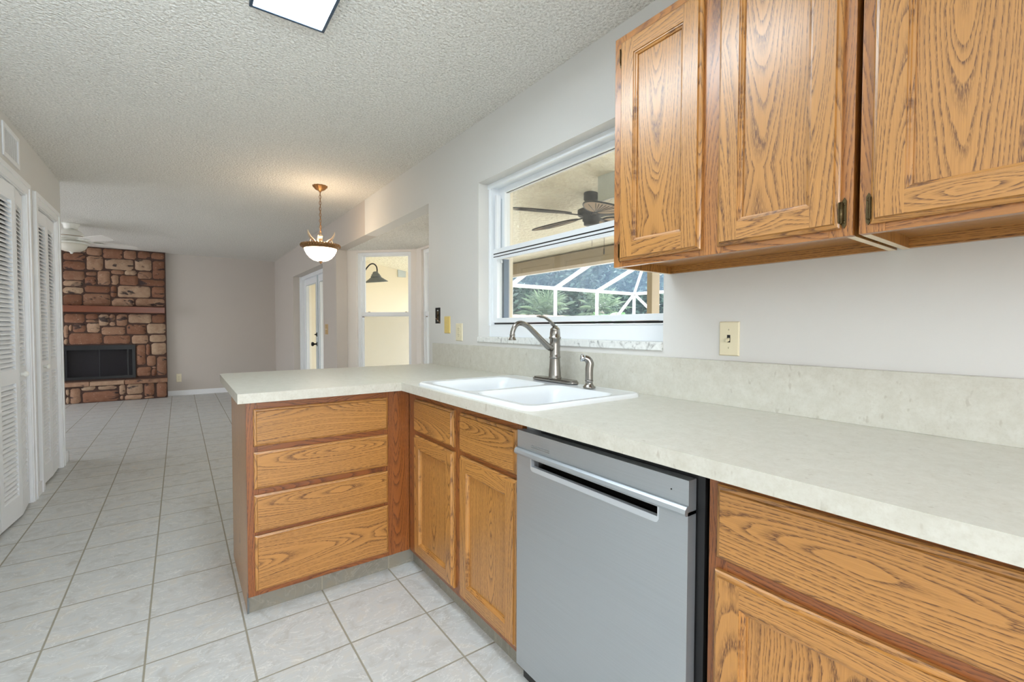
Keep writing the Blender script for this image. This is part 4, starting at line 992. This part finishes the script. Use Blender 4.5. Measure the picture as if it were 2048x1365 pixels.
# ------------------------------------------------------------------ covered patio
def lz_(x): return 2.437-0.17*(x-3.255)
PY = 9.0; BX = 4.5
b = MB()
P = []
for y in (-4.0, PY):
    for x in (WT, BX+0.15): P += [(x, y, lz_(x)), (x, y, lz_(x)+0.12)]
b.add(P, [(0, 1, 3, 2), (4, 6, 7, 5), (0, 4, 5, 1), (2, 3, 7, 6), (0, 2, 6, 4), (1, 5, 7, 3)])
struct('ceiling_patio', b, 'stucco_ceiling', 'sloping cream textured patio ceiling outside the kitchen window', 'ceiling')
b = MB(); b.box(WT, BX+0.3, PY, PY+0.2, -0.1, 3.0)
struct('wall_patio_end', b, 'stucco', 'cream stucco wall at the far end of the patio', 'wall')
b = MB(); b.box(WT-0.001, WT+0.02, -4, ny0-0.2, H, 2.8); b.box(1.60, WT+0.02, 2.9, 5.7, nz+0.10, 2.8); b.box(WT-0.001, WT+0.02, 5.62, PY, H, 2.8); b.box(WT, WT+0.022, 5.62, dy0, -0.1, H); b.box(WT, WT+0.022, dy1, PY, -0.1, H); b.box(WT, WT+0.022, dy0, dy1, dz, H)
b.box(WT, WT+0.022, -4, wy0, -0.1, H); b.box(WT, WT+0.022, wy1, 3.0, -0.1, H); b.box(WT, WT+0.022, wy0, wy1, -0.1, wz0); b.box(WT, WT+0.022, wy0, wy1, wz1, H)
struct('wall_exterior', b, 'stucco', 'cream stucco outside face of the house wall', 'wall')
b = MB(); b.box(BX-0.1, BX+0.1, -4.0, PY, 2.04, lz_(BX+0.1)+0.005)
struct('trim_5', b, 'tan', 'long tan patio roof beam seen through the kitchen window', 'beam')
pcx = thing('patio_column', 'tan square patio column near the right side of the kitchen window', 'column', (BX, 3.365, -0.05))
b = MB(); b.box(BX-0.045, BX+0.10, 3.333, 3.405, -0.05, 2.04); b.build('shaft', 'tan', pcx, 0.004)
b = MB(); b.box(WT, 5.0, -4.0, PY, -0.12, -0.05); b.box(5.0, 11.2, -4.0, 8.9, -0.12, -0.06)
struct('floor_patio', b, 'patio_floor', 'pale paved patio floor outside', 'floor')
b = MB(); b.box(-4.5, 60, -30, 60, -0.3, -0.14)
struct('ground', b, 'ground', 'planted garden ground beyond the pool cage', 'ground')

pf = (3.19, 3.085); pz = lz_(3.19)
fan = thing('ceiling_fan', 'dark bronze patio ceiling fan with leaf shaped blades outside the kitchen window', 'ceiling fan', (pf[0], pf[1], pz))
b = MB(); b.lathe([(0.075, pz+0.012), (0.075, pz-0.05), (0.060, pz-0.066), (0.026, pz-0.082), (0.014, pz-0.084), (0.014, pz-0.115), (0.022, pz-0.118), (0.045, pz-0.140), (0.0, pz-0.141)], (*pf, 0)); b.build('canopy', 'bronze', fan)
b = MB(); b.lathe([(0.045, pz-0.135), (0.11, pz-0.142), (0.132, pz-0.152), (0.132, pz-0.195), (0.120, pz-0.205), (0.085, pz-0.212), (0.085, pz-0.252), (0.072, pz-0.262), (0.072, pz-0.290), (0, pz-0.292)], (*pf, 0), seg=32); b.build('motor', 'bronze', fan)
for k in range(5):
    t = math.radians(90+72*k+(-1)); mt = Matrix.Translation((pf[0], pf[1], pz-0.195)) @ Matrix.Rotation(t, 4, 'Z') @ Matrix.Rotation(math.radians(8 if k == 2 else 0), 4, 'Y') @ Matrix.Rotation(math.radians(-12), 4, 'X')
    out = [(0.22+0.60*(1-math.cos(PI*i/12))/2, 0.155*math.sin(PI*i/12)**0.75*(1-0.25*math.cos(PI*i/12))) for i in range(13)]
    ol = out+[(x, -y) for x, y in out[-2:0:-1]]
    b = MB(mt); b.prism(ol, -0.003, 0.003); bl = b.build('blade', 'rattan', fan)
    b = MB(mt); b.tube([(x, y, 0) for x, y in ol+[ol[0]]], 0.0075, 6)
    for i in range(-4, 5): b.tube([(0.24, 0, -0.003), (0.24+0.50, 0.028*i, -0.004)] if abs(i) < 4 else [(0.24, 0, -0.003), (0.24+0.36, 0.03*i, -0.004)], 0.003, 5)
    b.build('blade_rim', 'bronze', bl)
    b = MB(mt); b.bar((0.08, 0, -0.012), (0.26, 0, -0.006), 0.035, 0.010); b.build('blade_arm', 'bronze', bl)
for dx, dy, zb in ((0.03, 0.02, 0.54), (0.03, -0.135, 0.585)):
    b = MB(); b.tube([(pf[0]+dx*0.4, pf[1]+dy*0.4, pz-0.285), (pf[0]+dx, pf[1]+dy, pz-0.34), (pf[0]+dx, pf[1]+dy, pz-zb+0.05)], 0.002, 6)
    if dy < 0: b.lathe([(0, 0.06), (0.006, 0.055), (0.006, 0.0), (0, -0.002)], (pf[0]+dx, pf[1]+dy, pz-zb), (0, 0, 1), 10)
    b.build('pull_chain', 'bronze', fan)
# flat grey panels under the patio roof
gx = 2.955; gz = lz_(gx+0.01)
b = MB(); b.box(gx, gx+0.02, 2.592, 2.785, 2.270, gz+0.004); o = b.build('grey_panel', 'grey_metal', None, 0.002); tag(o, 'speckled grey panel beside the dark patio fan', 'panel')
b = MB(); b.box(3.650, 3.822, PY-0.03, PY, 2.222, 2.465); o = b.build('grey_panel', 'grey_metal', None, 0.003); tag(o, 'small grey panel on the cream stucco wall behind the nook window', 'panel')
# barn lamp on the outside wall
bl_y = 5.9
lamp = thing('barn_lamp', 'grey gooseneck barn lamp outside the nook window', 'wall lamp', (WT+0.022, bl_y, 1.72))
b = MB(); b.lathe([(0.055, 0), (0.055, 0.012), (0.03, 0.02), (0, 0.02)], (WT+0.022, bl_y, 1.72), (1, 0, 0), 20); b.build('wall_plate', 'lamp_grey', lamp)
b = MB(); b.tube(smooth([(WT+0.03, bl_y, 1.72), (WT+0.10, bl_y, 1.76), (1.92, bl_y, 1.86), (1.975, bl_y, 1.945), (2.02, bl_y, 1.995), (2.062, bl_y, 2.008), (2.098, bl_y, 1.985), (2.112, bl_y, 1.945), (2.112, bl_y, 1.89)]), 0.0085, 10); b.build('gooseneck', 'bronze', lamp)
ax = (-0.12, -0.05, 1); lc = (2.100, bl_y, 1.80)
b = MB(); b.lathe([(0.0, 0.112), (0.020, 0.110), (0.036, 0.098), (0.038, 0.082), (0.052, 0.076), (0.054, 0.058), (0.064, 0.052), (0.066, 0.034), (0.0, 0.034)], lc, ax, 28); b.build('neck', 'lamp_grey', lamp)
b = MB(); b.lathe([(0.060, 0.038), (0.072, 0.030), (0.10, 0.010), (0.145, -0.022), (0.150, -0.030), (0.146, -0.030)], lc, ax, 36); b.build('shade', 'lamp_grey', lamp)
b = MB(); b.lathe([(0.055, 0.030), (0.095, 0.004), (0.145, -0.029)], lc, ax, 36); b.build('lining', 'lamp_in', lamp)
b = MB(); b.sphere((2.103, bl_y, 1.80), 0.03, 14, 10); b.build('bulb', 'frosted', lamp)

# ------------------------------------------------------------------ pool cage
cage = thing('pool_cage', 'white aluminium screened pool cage beyond the patio', 'pool cage', (8, 6, -0.06))
EZ, CY, CX = 2.2, 8.85, 10.98; s_ = 0.39; RZ = 3.1; run = (RZ-EZ)/s_
xs = [4.9, 6.44, 7.85, 9.39, CX]; ys = [8.85, 7.30, 5.75, 4.20, 2.65, 1.10, -0.45, -2.0, -3.5]
pw = 0.075
def member(name, a, c, wd=0.05, ht=pw): 
    b = MB(); b.bar(a, c, wd, ht); b.build(name, 'cage_white', cage)
for x in xs[1:]: member('post', (x, CY, -0.06), (x, CY, EZ), pw, 0.05)
for y in ys[1:]: member('post', (CX, y, -0.06), (CX, y, EZ), 0.05, pw)
member('eave_rail', (4.6, CY, EZ), (CX+0.03, CY, EZ), 0.05, 0.085); member('eave_rail', (CX, CY, EZ), (CX, -3.5, EZ), 0.05, 0.085)
member('patio_header', (BX+0.13, CY, 2.075), (BX+0.13, -3.5, 2.075), 0.05, 0.075)
for x in xs[1:-1]: member('rafter', (x, CY, EZ), (x, CY-run, RZ), 0.05, 0.09); member('rafter', (x, CY-run, RZ), (x, -3.5, RZ), 0.05, 0.09)
member('rafter', (CX, CY, EZ), (CX-run, CY-run, RZ), 0.05, 0.09)
for y in ys[2:]: member('rafter', (CX, y, EZ), (CX-run, y, RZ), 0.05, 0.09)
member('ridge_rail', (4.9, CY-run, RZ), (CX-run, CY-run, RZ), 0.05, 0.085); member('ridge_rail', (CX-run, CY-run, RZ), (CX-run, -3.5, RZ), 0.05, 0.085)
member('brace', (CX, CY, EZ), (9.39, CY, 0.75), 0.05, 0.06); member('brace', (CX, CY, EZ), (CX, 7.30, 0.9), 0.05, 0.06)
member('chair_rail', (4.9, CY, 0.75), (CX, CY, 0.75), 0.05, 0.06); member('chair_rail', (CX, CY, 0.9), (CX, -3.5, 0.9), 0.05, 0.06)
member('post', (BX+0.16, 3.43, -0.06), (BX+0.16, 3.43, 2.05), 0.05, 0.06)
b = MB()
b.add([(4.9, CY, EZ), (CX, CY, EZ), (CX-run, CY-run, RZ), (4.9, CY-run, RZ)], [(0, 1, 2, 3)])
b.add([(CX, CY, EZ), (CX, -3.5, EZ), (CX-run, -3.5, RZ), (CX-run, CY-run, RZ)], [(0, 1, 2, 3)])
b.add([(4.9, CY-run, RZ), (CX-run, CY-run, RZ), (CX-run, -3.5, RZ), (4.9, -3.5, RZ)], [(0, 1, 2, 3)])
b.build('roof_screen', 'cage_screen', cage)
b = MB(); b.add([(4.9, CY, -0.06), (CX, CY, -0.06), (CX, CY, EZ), (4.9, CY, EZ)], [(0, 1, 2, 3)]); b.add([(CX, CY, -0.06), (CX, -3.5, -0.06), (CX, -3.5, EZ), (CX, CY, EZ)], [(0, 1, 2, 3)]); b.build('wall_screen', 'wall_screen', cage)

# fence behind the cage
fnc = thing('wooden_fence', 'weathered pinkish board fence in front of the palms', 'fence', (12, 13.2, -0.14))
b = MB(); x = 4.0
while x < 18.4: b.box(x, x+0.138, 13.2, 13.22, -0.14, 1.66+R.uniform(-0.012, 0.012)); x += 0.143
b.build('boards', 'fence', fnc)
for z in (0.3, 1.3): b = MB(); b.box(4, 18.4, 13.22, 13.26, z, z+0.08); b.build('rail', 'fence', fnc)
fnc = thing('wooden_fence', 'side run of weathered board fence right of the pool cage corner', 'fence', (18.5, 5, -0.14))
b = MB(); y = 13.1
while y > -3: b.box(18.5, 18.52, y-0.138, y, -0.14, 1.66+R.uniform(-0.012, 0.012)); y -= 0.143
b.build('boards', 'fence', fnc)
for z in (0.3, 1.3): b = MB(); b.box(18.52, 18.56, -3, 13.1, z, z+0.08); b.build('rail', 'fence', fnc)

# ------------------------------------------------------------------ planting
def fan_palm(name, label, loc, trunk_h, nf, fr, group=None, seed=1):
    Q = random.Random(seed)
    t = thing(name, label, 'palm', loc, group)
    b = MB(Matrix.Translation(loc)); b.tube([(0, 0, 0), (0.05, 0.03, trunk_h*0.5), (0.02, 0, trunk_h)], [0.16, 0.13, 0.14], 10); b.build('trunk', 'trunk', t)
    b = MB(Matrix.Translation(Vector(loc)+Vector((0.02, 0, trunk_h))))
    for i in range(nf):
        az = i*2.399+Q.uniform(-.2, .2); el = math.radians(78-118*(i/nf)+Q.uniform(-8, 8)); pl = fr*Q.uniform(0.75, 1.05)
        d = Vector((math.cos(az)*math.cos(el), math.sin(az)*math.cos(el), math.sin(el)))
        side = Vector((-math.sin(az), math.cos(az), 0)); up = side.cross(d)*-1
        p0 = d*0.10; p1 = d*pl*0.55+Vector((0, 0, -0.05)); b.tube([p0, (p0+p1)/2+up*0.03, p1], [0.014, 0.011, 0.009], 4)
        nl = 15; L = pl*0.62
        for k in range(nl):
            a = math.radians(-115+230*k/(nl-1)); ld = (d*math.cos(a)+side*math.sin(a)).normalized()
            ln = L*(0.72+0.28*math.cos(a*0.8))*Q.uniform(0.92, 1.05); wd = 0.030
            c = ld.cross(up).normalized(); m_ = p1+ld*ln*0.55+up*0.02; e = p1+ld*ln+Vector((0, 0, -0.16*ln-0.05*Q.random()))
            b.add([p1-c*0.005, p1+c*0.005, m_+c*wd/2, e, m_-c*wd/2], [(0, 1, 2, 3, 4)])
    b.build('fronds', 'palm', t)
    return t
fan_palm('fan_palm', 'low fan palm with spreading fronds at the left of the window view', (9.2, 14.9, -0.14), 1.75, 38, 1.5, None, 3)
fan_palm('fan_palm', 'fan palm rising just above the fence behind the first cage post', (12.7, 15.0, -0.14), 1.9, 38, 1.45, None, 5)
fan_palm('fan_palm', 'fan palm standing behind the fence close to the cage corner', (16.2, 15.0, -0.14), 2.1, 36, 1.45, None, 7)
bp_ = thing('broadleaf_plant', 'pale green big-leaved plant by the cage corner', 'plant', (12.6, 11.3, -0.14))
b = MB(Matrix.Translation((12.6, 11.3, -0.14))); b.tube([(0, 0, 0), (0.03, 0, 1.2)], [0.06, 0.04], 8); b.build('stem', 'trunk', bp_)
b = MB(Matrix.Translation((12.6, 11.3, 0.85)))
for i in range(12):
    az = i*2.4; el = math.radians(62-8*i/1.5+8); d = Vector((math.cos(az)*math.cos(el), math.sin(az)*math.cos(el), math.sin(el))); sd = Vector((-math.sin(az), math.cos(az), 0)); L = 0.5+0.04*i; u_ = Vector((0, 0, 1))
    b.tube([(0, 0, 0.1), d*L], 0.012, 5)
    o0 = d*L; P = []
    for q in range(7):
        tq = q/6; wq = 0.26*math.sin(PI*min(1, tq*0.92+0.08))**0.8; c = o0+d*(tq*0.75)+u_*(-0.30*tq*tq)
        P += [c-sd*wq+u_*0.05, c, c+sd*wq+u_*0.05]
    F = []
    for q in range(6): F += [(q*3, q*3+1, q*3+4, q*3+3), (q*3+1, q*3+2, q*3+5, q*3+4)]
    b.add(P, F, None, 0, True)
b.build('leaves', 'broad', bp_)
def leafy_tree(label, loc, trunk_h, rx, rz, n, group, seed):
    Q = random.Random(seed); t = thing('garden_tree', label, 'tree', loc, group)
    b = MB(Matrix.Translation(loc)); b.tube([(0, 0, 0), (0.1, 0.05, trunk_h*0.6), (0.05, 0, trunk_h+0.5)], [0.16, 0.12, 0.07], 8); b.build('trunk', 'trunk', t)
    b = MB(Matrix.Translation(Vector(loc)+Vector((0, 0, trunk_h))))
    for i in range(n):
        while True:
            p = Vector((Q.uniform(-1, 1), Q.uniform(-1, 1), Q.uniform(-1, 1)))
            if 0.35 < p.length < 1: break
        p = Vector((p.x*rx, p.y*rx, p.z*rz)); p += Vector((mnoise.noise(p*0.9), mnoise.noise(p*0.9+Vector((9, 0, 0))), 0))*0.5
        a = Vector((Q.gauss(0, 1), Q.gauss(0, 1), Q.gauss(0, 0.6))).normalized(); c = a.cross(Vector((Q.gauss(0, 1), Q.gauss(0, 1), Q.gauss(0, 1)))).normalized(); s = Q.uniform(0.10, 0.24)
        b.add([p-a*s, p-c*s*0.42, p+a*s, p+c*s*0.42], [(0, 1, 2, 3)])
    b.build('crown', 'leaf', t)
    return t
tr = leafy_tree('dense evergreen tree filling the view behind the pool cage', (12.4, 19.6, -0.14), 2.7, 2.35, 3.1, 7500, 'evergreens behind the pool cage', 11)
for (x, y, z), rz, sc in (((6.9, 19.6, -0.14), 60, 1.0), ((17.9, 19.8, -0.14), 140, 1.0), ((23.6, 18.2, -0.14), 220, 1.05), ((25.2, 12.3, -0.14), 300, 1.05), ((9.6, 26.6, -0.14), 200, 1.6), ((18.4, 27.0, -0.14), 250, 1.6), ((27.4, 26.0, -0.14), 33, 1.6)):
    d = dup(tr, (x, y, z)); d.rotation_euler[2] = math.radians(rz); d.scale = (sc, sc, sc)
